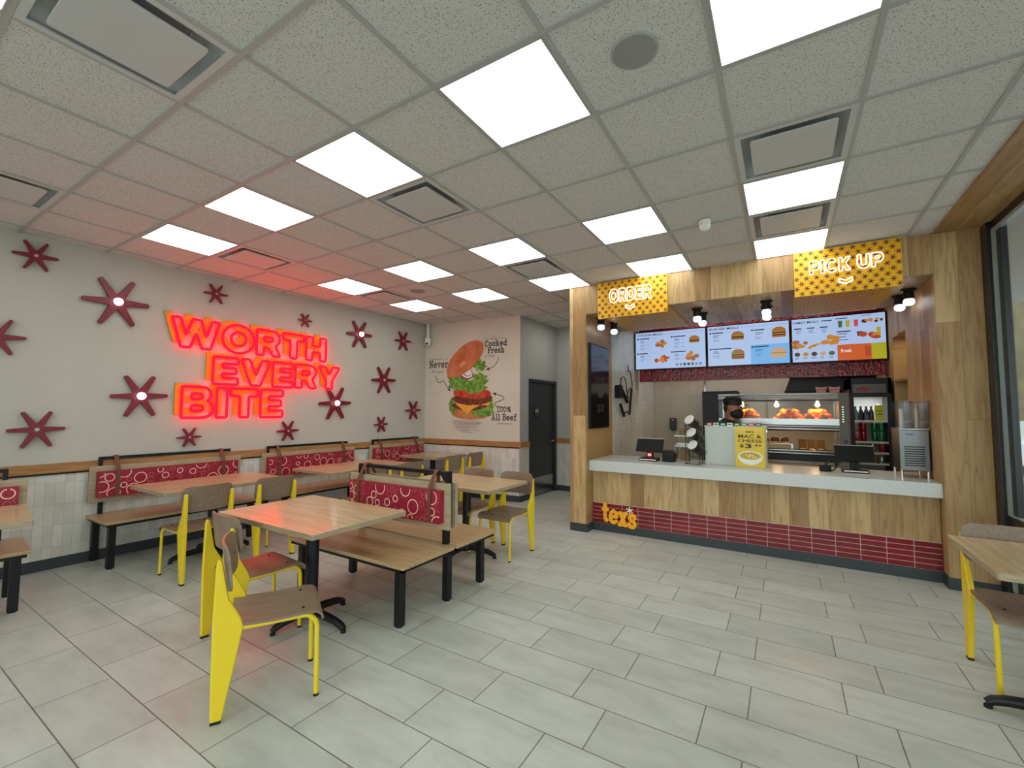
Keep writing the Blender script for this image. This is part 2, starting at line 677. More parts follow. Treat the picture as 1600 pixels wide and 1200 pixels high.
def copy_tree(o, parent=None):
    c = o.copy()
    COL.objects.link(c)
    c.parent = parent
    for ch in kids(o):
        copy_tree(ch, c)
    return c


def dup(src, label, loc, rz=None, group=None):
    c = copy_tree(src)
    c.location = loc
    if rz is not None:
        c.rotation_euler = (0, 0, rz)
    c['label'] = label
    if group:
        c['group'] = group
    return c


def rrect(x0, x1, z0, z1, r, n=5):
    pts = []
    for cx, cz, a in ((x1 - r, z0 + r, -90), (x1 - r, z1 - r, 0), (x0 + r, z1 - r, 90), (x0 + r, z0 + r, 180)):
        for k in range(n + 1):
            th = R(a + 90 * k / n)
            pts.append((cx + r * math.cos(th), cz + r * math.sin(th)))
    return pts


# text -> mesh ------------------------------------------------------------


def text_geo(body, bold=0.0, res=3):
    cu = bpy.data.curves.new('lettering', 'FONT')
    cu.body = body
    cu.size = 1.0
    cu.offset = bold
    cu.resolution_u = res
    cu.fill_mode = 'FRONT'
    ob = bpy.data.objects.new('lettering', cu)
    COL.objects.link(ob)
    dg = bpy.context.evaluated_depsgraph_get()
    me = bpy.data.meshes.new_from_object(ob.evaluated_get(dg))
    vs = [(v.co.x, v.co.y) for v in me.vertices]
    fs = [tuple(p.vertices) for p in me.polygons]
    bpy.data.objects.remove(ob)
    bpy.data.curves.remove(cu)
    bpy.data.meshes.remove(me)
    return vs, fs


def fit(vs, x0, x1, z0, z1):
    ax, bx = min(v[0] for v in vs), max(v[0] for v in vs)
    az, bz = min(v[1] for v in vs), max(v[1] for v in vs)
    sx = (x1 - x0) / max(bx - ax, 1e-6)
    sz = (z1 - z0) / max(bz - az, 1e-6)
    return [(x0 + (v[0] - ax) * sx, z0 + (v[1] - az) * sz) for v in vs]


def text_into(mb, body, x0, x1, z0, z1, y, bold=0.0, m=0, res=2):
    vs, fs = text_geo(body, bold, res)
    vs = fit(vs, x0, x1, z0, z1)
    mb._add([(u, y, w) for u, w in vs], fs, m)


def outlines(vs, fs):
    cnt = {}
    for f in fs:
        for a, b in zip(f, f[1:] + f[:1]):
            cnt.setdefault((min(a, b), max(a, b)), []).append((a, b))
    nxt = {}
    for k, l in cnt.items():
        if len(l) == 1:
            nxt[l[0][0]] = l[0][1]
    loops = []
    while nxt:
        s, e = nxt.popitem()
        lp = [s]
        while e != s and e in nxt:
            lp.append(e)
            e = nxt.pop(e)
        loops.append(lp)
    return loops


def solid_letter(mb, vs2, fs, y0, y1, m=0):
    """letter outline pushed from y0 (front) to y1 (back)"""
    n = len(vs2)
    vv = [(u, y0, w) for u, w in vs2] + [(u, y1, w) for u, w in vs2]
    ff = [tuple(f) for f in fs] + [tuple(n + i for i in reversed(f)) for f in fs]
    for lp in outlines(vs2, fs):
        for i in range(len(lp)):
            a, b = lp[i], lp[(i + 1) % len(lp)]
            ff.append((b, a, n + a, n + b))
    mb._add(vv, ff, m)


def layout(word, x0, x1, gap, bold, space=.3, res=3):
    """each letter of word as (char, verts, faces) fitted side by side into unit height"""
    out, x = [], 0.0
    for ch in word:
        if ch == ' ':
            x += space
            continue
        vs, fs = text_geo(ch, bold, res)
        ax, bx = min(v[0] for v in vs), max(v[0] for v in vs)
        out.append([ch, [(v[0] - ax + x, v[1]) for v in vs], fs])
        x += bx - ax + gap
    tot = x - gap
    za = min(v[1] for l in out for v in l[1])
    zb = max(v[1] for l in out for v in l[1])
    for l in out:
        l[1] = [(x0 + v[0] / tot * (x1 - x0), (v[1] - za) / (zb - za)) for v in l[1]]
    return out


# slab-serif stroke letters, drawn on a unit box
SLAB = {
    'C': [[(.9, .72), (.86, .9), (.6, 1), (.3, .95), (.1, .72), (.06, .5), (.1, .26), (.3, .04), (.6, 0), (.92, .16)], [(.9, 1), (.9, .68)]],
    'F': [[(.22, 0), (.22, 1)], [(.02, 1), (.95, 1), (.95, .72)], [(.22, .52), (.66, .52)], [(.66, .64), (.66, .40)], [(.02, 0), (.5, 0)]],
    'N': [[(.18, 0), (.18, 1)], [(.18, .98), (.82, .02)], [(.82, 0), (.82, 1)], [(0, 1), (.24, 1)], [(0, 0), (.38, 0)], [(.62, 1), (1, 1)]],
    'A': [[(.14, 0), (.5, 1), (.86, 0)], [(.26, .34), (.74, .34)], [(0, 0), (.32, 0)], [(.68, 0), (1, 0)], [(.3, 1), (.5, 1)]],
    'B': [[(.2, 0), (.2, 1)], [(.02, 1), (.66, 1), (.86, .88), (.86, .64), (.66, .53), (.2, .53)], [(.66, .53), (.94, .4), (.94, .14), (.7, 0), (.02, 0)]],
    'o': [[(.5, .66), (.2, .58), (.08, .33), (.2, .08), (.5, 0), (.8, .08), (.92, .33), (.8, .58), (.5, .66), (.2, .58)]],
    'k': [[(.22, 0), (.22, 1)], [(.04, 1), (.22, 1)], [(.22, .28), (.76, .62)], [(.42, .4), (.84, 0)], [(.04, 0), (.4, 0)], [(.66, 0), (1, 0)], [(.6, .64), (.94, .64)]],
    'e': [[(.1, .34), (.9, .34), (.84, .56), (.5, .66), (.2, .56), (.08, .33), (.2, .08), (.52, 0), (.86, .1)]],
    'd': [[(.78, 1), (.78, 0)], [(.58, 1), (.78, 1)], [(.78, 0), (.98, 0)], [(.78, .5), (.5, .66), (.2, .56), (.08, .33), (.2, .08), (.5, 0), (.78, .16)]],
    'r': [[(.28, 0), (.28, .64)], [(.06, .64), (.28, .64)], [(.04, 0), (.56, 0)], [(.28, .4), (.5, .62), (.86, .62), (.86, .46)]],
    's': [[(.84, .5), (.78, .63), (.4, .66), (.16, .52), (.3, .37), (.7, .3), (.88, .16), (.66, 0), (.28, 0), (.12, .16)]],
    'h': [[(.22, 0), (.22, 1)], [(.02, 1), (.22, 1)], [(.22, .44), (.45, .64), (.74, .58), (.78, .4), (.78, 0)], [(.02, 0), (.42, 0)], [(.58, 0), (.98, 0)]],
    'v': [[(.16, .64), (.5, 0), (.84, .64)], [(0, .64), (.36, .64)], [(.64, .64), (1, .64)]],
    'l': [[(.5, 1), (.5, 0)], [(.22, 1), (.5, 1)], [(.15, 0), (.85, 0)]],
    'f': [[(.9, .86), (.8, 1), (.55, 1), (.42, .86), (.42, 0)], [(.1, .62), (.84, .62)], [(.1, 0), (.76, 0)]],
    '1': [[(.16, .78), (.5, 1), (.5, 0)], [(.12, 0), (.88, 0)]],
    '0': [[(.5, 1), (.2, .88), (.08, .5), (.2, .12), (.5, 0), (.8, .12), (.92, .5), (.8, .88), (.5, 1), (.2, .88)]],
    '%': [[(.16, 0), (.84, 1)], [(.24, 1), (.06, .86), (.08, .66), (.26, .58), (.42, .7), (.42, .9), (.24, 1), (.06, .86)], [(.76, .42), (.58, .3), (.58, .1), (.76, 0), (.94, .12), (.92, .32), (.76, .42), (.58, .3)]],
    't': [[(.4, .95), (.4, .2), (.55, .03), (.8, .06)], [(.08, .66), (.86, .66)]],
    'x': [[(.12, .64), (.88, 0)], [(.88, .64), (.12, 0)], [(0, .64), (.3, .64)], [(.7, .64), (1, .64)], [(0, 0), (.3, 0)], [(.7, 0), (1, 0)]],
}


def ribbon(mb, pts, w, y, m=0):
    """flat stroke of even width through pts (u,w) in the xz plane, with square ends"""
    P = [Vector((a, b)) for a, b in pts]
    L, Rr = [], []
    for i, p in enumerate(P):
        d0 = (p - P[i - 1]).normalized() if i > 0 else (P[1] - p).normalized()
        d1 = (P[i + 1] - p).normalized() if i < len(P) - 1 else d0
        n = Vector((-(d0.y + d1.y), d0.x + d1.x))
        if n.length < 1e-4:
            n = Vector((-d0.y, d0.x))
        n.normalize()
        k = w / 2 / max(.45, n.dot(Vector((-d0.y, d0.x))))
        e = Vector((0, 0))
        if i == 0:
            e = -d1 * w * .3
        if i == len(P) - 1:
            e = d0 * w * .3
        L.append(p + n * k + e)
        Rr.append(p - n * k + e)
    for i in range(len(P) - 1):
        mb.quad((L[i].x, y, L[i].y), (Rr[i].x, y, Rr[i].y), (Rr[i + 1].x, y, Rr[i + 1].y), (L[i + 1].x, y, L[i + 1].y), m)


def slab(mb, word, x0, x1, z0, h, y, w, m=0, slope=0.0):
    adv = {'l': .62, '1': .75, 'f': .75, 'r': .85, 'N': 1.1, 'A': 1.1, '%': 1.1, ' ': .5, 't': .75, 's': .85}
    tot = sum(adv.get(c, .95) for c in word)
    s = (x1 - x0) / tot
    x = x0
    for c in word:
        a = adv.get(c, .95)
        if c in SLAB:
            for st in SLAB[c]:
                ribbon(mb, [(x + (u * .82 + .06) * a * s, z0 + v * h + slope * (x - x0)) for u, v in st], w, y, m)
        x += a * s


def star_poly(rad, inner=.27, tip=.075, n=6, rot=0.0):
    pts = []
    for k in range(n):
        a = rot + 2 * math.pi * k / n
        d = (math.cos(a), math.sin(a))
        e = (-d[1], d[0])
        b = a - math.pi / n
        pts.append((inner * rad * math.cos(b), inner * rad * math.sin(b)))
        pts.append((rad * .97 * d[0] - e[0] * tip * rad, rad * .97 * d[1] - e[1] * tip * rad))
        pts.append((rad * d[0] - e[0] * tip * rad * .5, rad * d[1] - e[1] * tip * rad * .5))
        pts.append((rad * d[0] + e[0] * tip * rad * .5, rad * d[1] + e[1] * tip * rad * .5))
        pts.append((rad * .97 * d[0] + e[0] * tip * rad, rad * .97 * d[1] + e[1] * tip * rad))
    return pts


# bold block capitals: outer outline and holes on a unit box, with a relative width
def _arc(cx, cz, rx, rz, a0, a1, n=8):
    return [(cx + rx * math.cos(R(a0 + (a1 - a0) * k / n)), cz + rz * math.sin(R(a0 + (a1 - a0) * k / n))) for k in range(n + 1)]


BLOCK = {
    'W': (1.55, [[(0, 1), (.17, 1), (.29, .42), (.41, 1), (.59, 1), (.71, .42), (.83, 1), (1, 1), (.81, 0), (.62, 0), (.5, .52), (.38, 0), (.19, 0)]]),
    'O': (1.18, [_arc(.5, .5, .5, .53, 0, 348, 29), _arc(.5, .5, .24, .26, 0, 345, 23)]),
    'R': (.98, [[(0, 0), (0, 1), (.60, 1)] + _arc(.62, .68, .34, .32, 85, -60, 9) + [(1, 0), (.68, 0), (.48, .32), (.30, .32), (.30, 0)], [(.30, .74), (.58, .74)] + _arc(.58, .65, .09, .09, 80, -80, 5) + [(.30, .56)]]),
    'T': (.98, [[(0, 1), (1, 1), (1, .74), (.66, .74), (.66, 0), (.34, 0), (.34, .74), (0, .74)]]),
    'H': (.98, [[(0, 0), (0, 1), (.31, 1), (.31, .63), (.69, .63), (.69, 1), (1, 1), (1, 0), (.69, 0), (.69, .37), (.31, .37), (.31, 0)]]),
    'E': (.86, [[(0, 0), (0, 1), (1, 1), (1, .77), (.36, .77), (.36, .62), (.92, .62), (.92, .40), (.36, .40), (.36, .24), (1, .24), (1, 0)]]),
    'V': (1.12, [[(0, 1), (.29, 1), (.5, .40), (.71, 1), (1, 1), (.66, 0), (.34, 0)]]),
    'Y': (1.06, [[(0, 1), (.33, 1), (.5, .66), (.67, 1), (1, 1), (.65, .38), (.65, 0), (.35, 0), (.35, .38)]]),
    'B': (.96, [[(0, 0), (0, 1), (.60, 1)] + _arc(.62, .75, .30, .25, 85, -50, 7) + _arc(.64, .29, .36, .29, 55, -85, 8), [(.30, .78), (.56, .78)] + _arc(.56, .69, .085, .085, 80, -80, 4) + [(.30, .60)], [(.30, .40), (.58, .40)] + _arc(.58, .31, .09, .09, 80, -80, 4) + [(.30, .22)]]),
    'I': (.34, [[(0, 0), (0, 1), (1, 1), (1, 0)]]),
    'D': (1.0, [[(0, 0), (0, 1), (.48, 1)] + _arc(.48, .5, .52, .5, 85, -85, 12) + [(.48, 0)], [(.29, .75), (.46, .75)] + _arc(.46, .5, .24, .25, 80, -80, 8) + [(.29, .25)]]),
    'P': (.92, [[(0, 0), (0, 1), (.60, 1)] + _arc(.62, .66, .36, .34, 85, -85, 9) + [(.32, .32), (.32, 0)], [(.32, .75), (.58, .75)] + _arc(.58, .655, .10, .095, 80, -80, 5) + [(.32, .56)]]),
    'C': (1.05, [_arc(.5, .5, .5, .53, 38, 322, 20) + _arc(.5, .5, .24, .27, 312, 48, 14)]),
    'K': (1.02, [[(0, 0), (0, 1), (.30, 1), (.30, .62), (.64, 1), (1, 1), (.60, .54), (1, 0), (.64, 0), (.40, .36), (.30, .25), (.30, 0)]]),
    'U': (.98, [[(0, 1), (.30, 1), (.30, .38)] + _arc(.5, .36, .20, .13, 180, 360, 7) + [(.70, 1), (1, 1), (1, .36)] + _arc(.5, .36, .5, .38, 0, -180, 12)]),
}


def block_word(word, x0, x1, z0, z1, gap=.12, lean=0.0):
    """outlines of each letter fitted side by side into the box"""
    tot = sum(BLOCK[c][0] for c in word) + gap * (len(word) - 1)
    s = (x1 - x0) / tot
    x = x0
    out = []
    for c in word:
        wd, loops = BLOCK[c]
        out.append([[(x + u * wd * s, z0 + v * (z1 - z0) + lean * (x + u * wd * s - x0)) for u, v in lp] for lp in loops])
        x += (wd + gap) * s
    return out


def soft(P, r):
    """closed path with each corner cut at distance r, so tubes bend evenly"""
    S = []
    n = len(P)
    for i in range(n):
        a, p, c = P[i - 1], P[i], P[(i + 1) % n]
        la, lc = (a - p).length, (c - p).length
        if la < 1e-6 or lc < 1e-6:
            continue
        q0 = p + (a - p) * min(r / la, .4)
        q1 = p + (c - p) * min(r / lc, .4)
        S += [q0, (q0 + q1) / 2 * .5 + p * .5, q1]
    return S


def fill_loops(mb, loops, y0, y1, m=0):
    from mathutils.geometry import tessellate_polygon
    flat = [p for lp in loops for p in lp]
    tris = tessellate_polygon([[Vector((u, w, 0)) for u, w in lp] for lp in loops])
    n = len(flat)
    vs = [(u, y0, w) for u, w in flat] + [(u, y1, w) for u, w in flat]
    fs = [tuple(t_) for t_ in tris] + [tuple(n + k for k in reversed(t_)) for t_ in tris]
    b = 0
    for lp in loops:
        for i in range(len(lp)):
            a, c = b + i, b + (i + 1) % len(lp)
            fs.append((c, a, n + a, n + c))
        b += len(lp)
    mb._add(vs, fs, m)


# ------------------------------------------------------------------ room shell
XL, YB = -6.4, -3.0
YR = 8.6
structure(MB().box(XL, 2.2, YB, YR + .1, -.08, 0).build('floor', M['floor']))

T = .6096
GX = lambda i: (i - 3.3683) * T
GY = lambda j: (j + 1.5909) * T
LIGHTS = [(i, j) for j in (-2, 1, 4, 6) for i in (-5, -3, -1, 1, 3)]
VENTS = [(-1, -1), (-5, -1), (-1, 2), (-5, 2), (3, 3), (3, 5), (-1, 5), (-5, 5)]
cb = MB()
for i in range(-8, 6):
    for j in range(-7, 13):
        if (i, j) in VENTS or (i, j) in LIGHTS:
            continue
        x0, x1 = max(GX(i), XL), min(GX(i + 1), 1.168)
        y0, y1 = max(GY(j), YB), min(GY(j + 1), YR)
        if x1 - x0 < .01 or y1 - y0 < .01:
            continue
        cb.box(x0, x1, y0, y1, CEIL + .006, CEIL + .03)
structure(cb.build('ceiling', M['ceil']))
gb = MB()
for i in range(-8, 7):
    if XL < GX(i) < 1.168:
        gb.box(GX(i) - .012, GX(i) + .012, YB, YR, CEIL - .002, CEIL + .03)
for j in range(-7, 14):
    if YB < GY(j) < YR:
        gb.box(XL, 1.168, GY(j) - .012, GY(j) + .012, CEIL - .003, CEIL + .03)
structure(gb.build('trim_1', M['grid'])).name = 'trim_1'

# ceiling lights
RN = {-5: 'beside the star wall', -3: 'second from the star wall', -1: 'third from the star wall', 1: 'fourth from the star wall', 3: 'nearest the window wall'}
JN = {-2: 'row at the top photo edge', 1: 'large front row', 4: 'middle row', 6: 'rear row'}
lb = thing('ceiling_light', 'tmp', 'ceiling light', group='square ceiling light panels')
MB().box(-.285, .285, -.285, .285, -.004, .05).build('diffuser', M['panel'], lb)
fr = MB()
for a in (-1, 1):
    fr.box(a * .285, a * .292, -.292, .292, -.006, .05)
    fr.box(-.292, .292, a * .285, a * .292, -.006, .05)
fr.build('frame', M['grid'], lb)
first = True
for (i, j) in LIGHTS:
    o = lb if first else copy_tree(lb)
    first = False
    o.location = (GX(i + .5), GY(j + .5), CEIL)
    o['label'] = 'square ceiling light %s, in the %s' % (RN[i], JN[j])

# ceiling vents: a plaque hung below a pan
vb = thing('ceiling_vent', 'tmp', 'ceiling vent', group='square plaque ceiling vents')
p = MB()
q = .292
p.box(-q, q, -q, q, .075, .08)
for (a, b2) in ((-1, 0), (1, 0), (0, -1), (0, 1)):
    if a:
        p.poly([(a * q, -q, 0), (a * q, q, 0), (a * .225, .225, .075), (a * .225, -.225, .075)])
    else:
        p.poly([(-q, b2 * q, 0), (q, b2 * q, 0), (.225, b2 * .225, .075), (-.225, b2 * .225, .075)])
p.build('pan', M['vent_white'], vb)
rim = MB()
for a in (-1, 1):
    rim.box(a * .262, a * .294, -.294, .294, -.003, .004)
    rim.box(-.294, .294, a * .262, a * .294, -.003, .004)
rim.build('rim', M['vent_white'], vb)
MB().prism(rrect(-.215, .215, -.215, .215, .018), -.012, -.002, 'xy').build('plaque', M['vent_white'], vb, bevel=.003)
for a in (-1, 1):
    for b2 in (-1, 1):
        MB().cyl((a * .16, b2 * .16, -.002), (a * .16, b2 * .16, .076), .006, n=8).build('hanger_pin', M['chrome'], vb)
VL = {(-1, -1): 'large ceiling vent at the top left corner of the photo', (-5, -1): 'ceiling vent cut by the left photo edge above the star wall',
      (-1, 2): 'ceiling vent touching the far corner of the third front light', (-5, 2): 'pink tinted ceiling vent behind the front light by the star wall',
      (3, 3): 'ceiling vent in front of the middle light nearest the window', (3, 5): 'ceiling vent between the two lights above the pick up sign',
      (-1, 5): 'ceiling vent between middle and rear lights left of the order sign', (-5, 5): 'small far ceiling vent between lights above the neon letters'}
first = True
for k in VENTS:
    o = vb if first else copy_tree(vb)
    first = False
    o.location = (GX(k[0] + .5), GY(k[1] + .5), CEIL)
    o['label'] = VL[k]

# speakers and sensor
for (i, j), lab in (((2, 1), 'round grey speaker grille in a near ceiling tile'), ((-4, 5), 'small far round speaker in the ceiling above the benches')):
    s = thing('ceiling_speaker', lab, 'speaker', (GX(i + .5), GY(j + .5), CEIL + .006), 0, 'round ceiling speakers')
    MB().lathe([(.105, 0), (.105, -.006), (.096, -.008)], 32).build('ring', M['grid'], s, smooth=40)
    MB().lathe([(.095, 0), (.095, -.0095), (.0, -.012)], 32).build('grille', M['speaker'], s, smooth=40)
s = thing('ceiling_sensor', 'small white dome sensor on the ceiling in front of the counter', 'sensor', (-.53, 3.93, CEIL - .002))
MB().lathe([(.05, 0), (.05, -.02), (.042, -.03)], 24).build('mount', M['white'], s, smooth=40)
MB().lathe([(.045, -.03), (.044, -.055), (.032, -.078), (.012, -.088), (0, -.09)], 24).build('dome', M['white'], s, smooth=60)

# ---- star wall
SA, SANG = Vector((-5.93, .85, 0)), math.atan2(5.35, .16)


def on_wall(o, A, ang):
    o.location = A
    o.rotation_euler = (0, 0, ang)
    return o


structure(on_wall(MB().box(-4, 5.4, 0, .12, .93, CEIL + .02).build('wall_left', M['plaster']), SA, SANG))
structure(on_wall(MB().box(-4, 5.4, -.012, .12, 0, .93).build('wall_left_tiled', M['wain']), SA, SANG)).name = 'trim_2'
structure(on_wall(MB().box(-4, 5.4, -.03, -.012, .895, .985).build('trim_3', M['oak_rail'], bevel=.004), SA, SANG))
structure(on_wall(MB().box(-4, 5.4, -.022, -.012, .878, .895).build('trim_4', M['black']), SA, SANG))
structure(on_wall(MB().box(-4, 5.4, -.024, -.012, 0, .1).build('baseboard_left', M['base']), SA, SANG))
# ---- mural wall
BA, BANG = Vector((-5.77, 6.2, 0)), math.atan2(.13, 2.006)
structure(on_wall(MB().box(0, 2.01, 0, .12, .93, CEIL + .02).build('wall_back', M['mural_wall']), BA, BANG))
structure(on_wall(MB().box(0, 2.01, -.012, .12, 0, .93).build('trim_5', M['wain2']), BA, BANG))
structure(on_wall(MB().box(0, 2.04, -.03, -.012, .895, .985).build('trim_6', M['oak_rail'], bevel=.004), BA, BANG))
structure(on_wall(MB().box(0, 2.01, -.022, -.012, .878, .895).build('trim_7', M['black']), BA, BANG))
structure(on_wall(MB().box(0, 2.03, -.024, -.012, 0, .1).build('baseboard_back', M['base']), BA, BANG))
# ---- restroom wall with its door
RA, RANG = Vector((-3.764, 6.33, 0)), math.atan2(1.37, .03)
w = MB()
w.box(0, .285, 0, .12, 0, CEIL + .02)
w.box(.285, 1.30, 0, .12, 2.06, CEIL + .02)
w.box(1.30, 1.38, 0, .12, 0, CEIL + .02)
structure(on_wall(w.build('wall_restroom', M['grey_paint']), RA, RANG))
structure(on_wall(MB().box(-.005, .285, -.03, 0, .895, .985).build('trim_8', M['oak_rail']), RA, RANG))
structure(on_wall(MB().box(0, .285, -.012, 0, .1, .895).build('trim_9', M['wain2']), RA, RANG))
structure(on_wall(MB().box(-.01, .285, -.02, 0, 0, .1).build('baseboard_restroom', M['base']), RA, RANG))
d = structure(on_wall(MB().box(.335, 1.25, .02, .065, .008, 2.01).build('door_1', M['door'], bevel=.003), RA, RANG))
fr = MB()
fr.box(.285, .335, -.015, .12, 0, 2.06)
fr.box(1.25, 1.30, -.015, .12, 0, 2.06)
fr.box(.285, 1.30, -.015, .12, 2.01, 2.06)
fr.build('door_frame', M['door'], d, bevel=.003)
MB().box(.40, 1.2, .014, .02, .03, .33).build('kick_plate', M['steel'], d)
hd = MB()
hd.cyl((1.16, .02, .95), (1.16, -.03, .95), .012, n=12)
hd.tube([(1.16, -.03, .95), (1.13, -.032, .95), (1.06, -.03, .945)], .009, 10)
hd.lathe([(.026, 0), (.026, .01)], 20, (1.16, 0, .95))
hd.build('door_handle', M['chrome'], d, smooth=40)
sgn = MB()
sgn.prism([(.60 + .10 * math.cos(2 * math.pi * k / 32), 1.47 + .10 * math.sin(2 * math.pi * k / 32)) for k in range(32)], .012, .02, 'xz')
for dx in (-.035, .03):
    sgn.disc((.60 + dx, 1.53), .012, .012, .011, 14, 1)
    sgn.box(.60 + dx - .013, .60 + dx + .013, .0105, .0115, 1.475, 1.515, 1)
sgn.box(.575, .625, .0105, .0115, 1.43, 1.436, 1)
tag(on_wall(sgn.build('restroom_sign', [M['black_gloss'], M['white']]), RA, RANG), 'round black restroom sign on the charcoal door', 'sign')
# ---- rear wall of the corridor
structure(MB().box(-3.9, -2.2, 7.70, 7.82, .93, CEIL + .02).build('wall_corridor', M['grey_paint']))
structure(MB().box(-3.9, -2.2, 7.688, 7.82, 0, .93).build('trim_10', M['wain2']))
structure(MB().box(-3.9, -2.2, 7.67, 7.688, .895, .985).build('trim_11', M['oak_rail']))
structure(MB().box(-3.9, -2.2, 7.672, 7.688, 0, .1).build('baseboard_corridor', M['base']))
# ---- service area side walls, header, soffit
structure(MB().box(-2.357, -2.13, 5.228, 6.2, .1, CEIL + .02).build('wall_pillar_left', M['oak'], bevel=.004)).name = 'wall_order_side'
structure(MB().box(-2.357, -2.135, 6.2, YR, 0, CEIL + .02).build('wall_service_left', M['service_tile']))
structure(MB().box(-2.357, -2.13, 5.226, 6.2, 0, .1).build('baseboard_pillar', M['base'])).name = 'baseboard_order_side'
structure(MB().box(-2.13, 1.16, 5.228, 5.40, 2.742, CEIL + .02).build('wall_header', M['oak']))
structure(MB().box(-2.13, 1.16, 5.24, 6.65, 2.735, 2.76).build('trim_12', M['oak_soffit']))
# pick-up side wall with a lit cubby
w = MB()
w.box(1.16, 1.468, 5.27, 6.42, 0, CEIL + .02)
w.box(1.16, 1.468, 7.12, YR, 0, CEIL + .02)
w.box(1.16, 1.468, 6.42, 7.12, 2.43, CEIL + .02)
w.box(1.16, 1.468, 6.42, 7.12, 0, 1.45)
w.box(1.44, 1.468, 6.42, 7.12, 1.45, 2.43)
w.box(1.165, 1.44, 6.42, 7.12, 1.875, 1.905)
structure(w.build('wall_pickup_side', M['oak_y']))
structure(MB().box(1.162, 1.468, 5.262, 5.275, .1, CEIL + .02).build('trim_13', M['oak']))
structure(MB().box(1.15, 1.470, 5.255, 5.8, 0, .1).build('baseboard_pickup_side', M['base']))
area_light('cubby_lamp', (1.30, 6.77, 2.41), (.2, .5), .8, (1, .75, .4))
# soffit strip along the window wall
structure(MB().box(1.165, 1.56, YB, 5.27, CEIL - .012, CEIL + .03).build('trim_14', M['oak_soffit']))
# red tiled band above the pass and back wall
structure(MB().box(-2.09, 1.16, 7.5, 7.62, 2.0, CEIL + .02).build('wall_red_band', M['red_band']))
structure(MB().box(-2.135, 1.2, YR, YR + .1, 0, CEIL + .02).build('wall_kitchen', M['kitchen_wall']))
structure(MB().box(-2.135, -1.22, YR - .015, YR, 0, CEIL).build('trim_15', M['beige_tile']))
structure(MB().box(-1.225, -1.205, YR - .03, YR, 0, CEIL).build('trim_16', M['steel']))
# wall behind the camera with storefront glass, and far ends
structure(MB().box(XL, -4.5, YB - .1, YB, 0, CEIL + .02).build('wall_front', M['mural_wall']))
structure(MB().box(-4.5, 1.6, YB - .1, YB, 2.9, CEIL + .02).build('trim_17', M['frame_black']))

# ---- storefront windows
fz = 3.10


def storefront(name, x0, x1, y0, y1, posts, along):
    f = MB()
    if along == 'y':
        xa, xb = 1.50, 1.56
        f.box(xa, xb, y0, y1, 0, .10)
        f.box(xa, xb, y0, y1, 3.03, fz)
        f.box(xa, xb, y0, y1, .60, .69)
        for py in posts:
            f.box(xa - (.03 if py > 5 else 0), xb, py - .13, py + (.23 if py > 5 else .13), 0, fz)
    else:
        ya, yb = y0, y1
        f.box(x0, x1, ya, yb, 0, .10)
        f.box(x0, x1, ya, yb, 2.9, 2.95)
        for px in posts:
            f.box(px - .04, px + .04, ya, yb, 0, 2.95)
    o = structure(f.build(name, M['frame_black'], bevel=.004))
    g = MB()
    if along == 'y':
        g.box(1.527, 1.533, y0, y1, .08, 3.05)
    else:
        g.box(x0, x1, (y0 + y1) / 2 - .003, (y0 + y1) / 2 + .003, .08, 2.93)
    g.build('pane', M['glass'], o)
    return o


wf = storefront('window_1', 0, 0, YB, 5.27, [5.27, 3.0, 1.2, -.6, -2.4], 'y')
gk = MB()
gk.box(1.495, 1.53, 5.085, 5.135, .69, 3.03)
gk.box(1.495, 1.53, 5.085, 5.135, .10, .60)
gk.box(1.497, 1.53, 3.13, 5.135, 3.0, 3.03)
gk.box(1.497, 1.53, 3.13, 5.135, .69, .70)
gk.build('gasket', M['frame_grey'], wf)
ib = MB()
ib.box(1.51, 1.55, 5.00, 5.085, .10, 3.03)
ib.build('inner_frame', M['frame_black'], wf)
storefront('window_2', -4.5, 1.6, YB - .08, YB - .02, [-4.46, -2.5, -.5, 1.5], 'x')

# ------------------------------------------------------------------ stars on the wall
STARS = [  # s along wall, height, diameter, bulb, label
    (.233, 2.921, .30, 0, 'maroon star highest at the left end of the wall'),
    (.828, 2.609, .54, 1, 'big maroon star with lit bulb left of the top neon word'),
    (1.745, 2.904, .26, 0, 'small maroon star above the start of the neon letters'),
    (.03, 2.135, .36, 0, 'maroon star half cut off by the left photo edge'),
    (1.062, 1.641, .49, 1, 'big maroon star with lit bulb left of the lowest neon word'),
    (.316, 1.309, .375, 0, 'plain maroon star low at the left end, above the bench gap'),
    (1.537, 1.181, .24, 0, 'small maroon star low below the left end of the neon letters'),
    (2.899, 2.782, .21, 0, 'tiny maroon star just above the end of the top neon word'),
    (3.83, 2.716, .48, 1, 'big maroon star with lit bulb right of the top neon word'),
    (4.754, 2.737, .37, 0, 'maroon star high at the far right of the wall by the camera'),
    (4.343, 2.012, .50, 0, 'large plain maroon star right of the middle neon word'),
    (3.425, 1.605, .54, 1, 'big maroon star with lit bulb touching the end of the middle neon word'),
    (4.31, 1.265, .29, 0, 'small maroon star low above the corner bench'),
    (5.032, 1.504, .37, 0, 'maroon star nearest the room corner, low on the wall'),
    (2.703, 1.214, .30, 0, 'small maroon star low below the right end of the neon letters'),
]


def wallpt(A, ang, s, z, off=0.0):
    return (A.x + math.cos(ang) * s + math.sin(ang) * off, A.y + math.sin(ang) * s - math.cos(ang) * off, z)


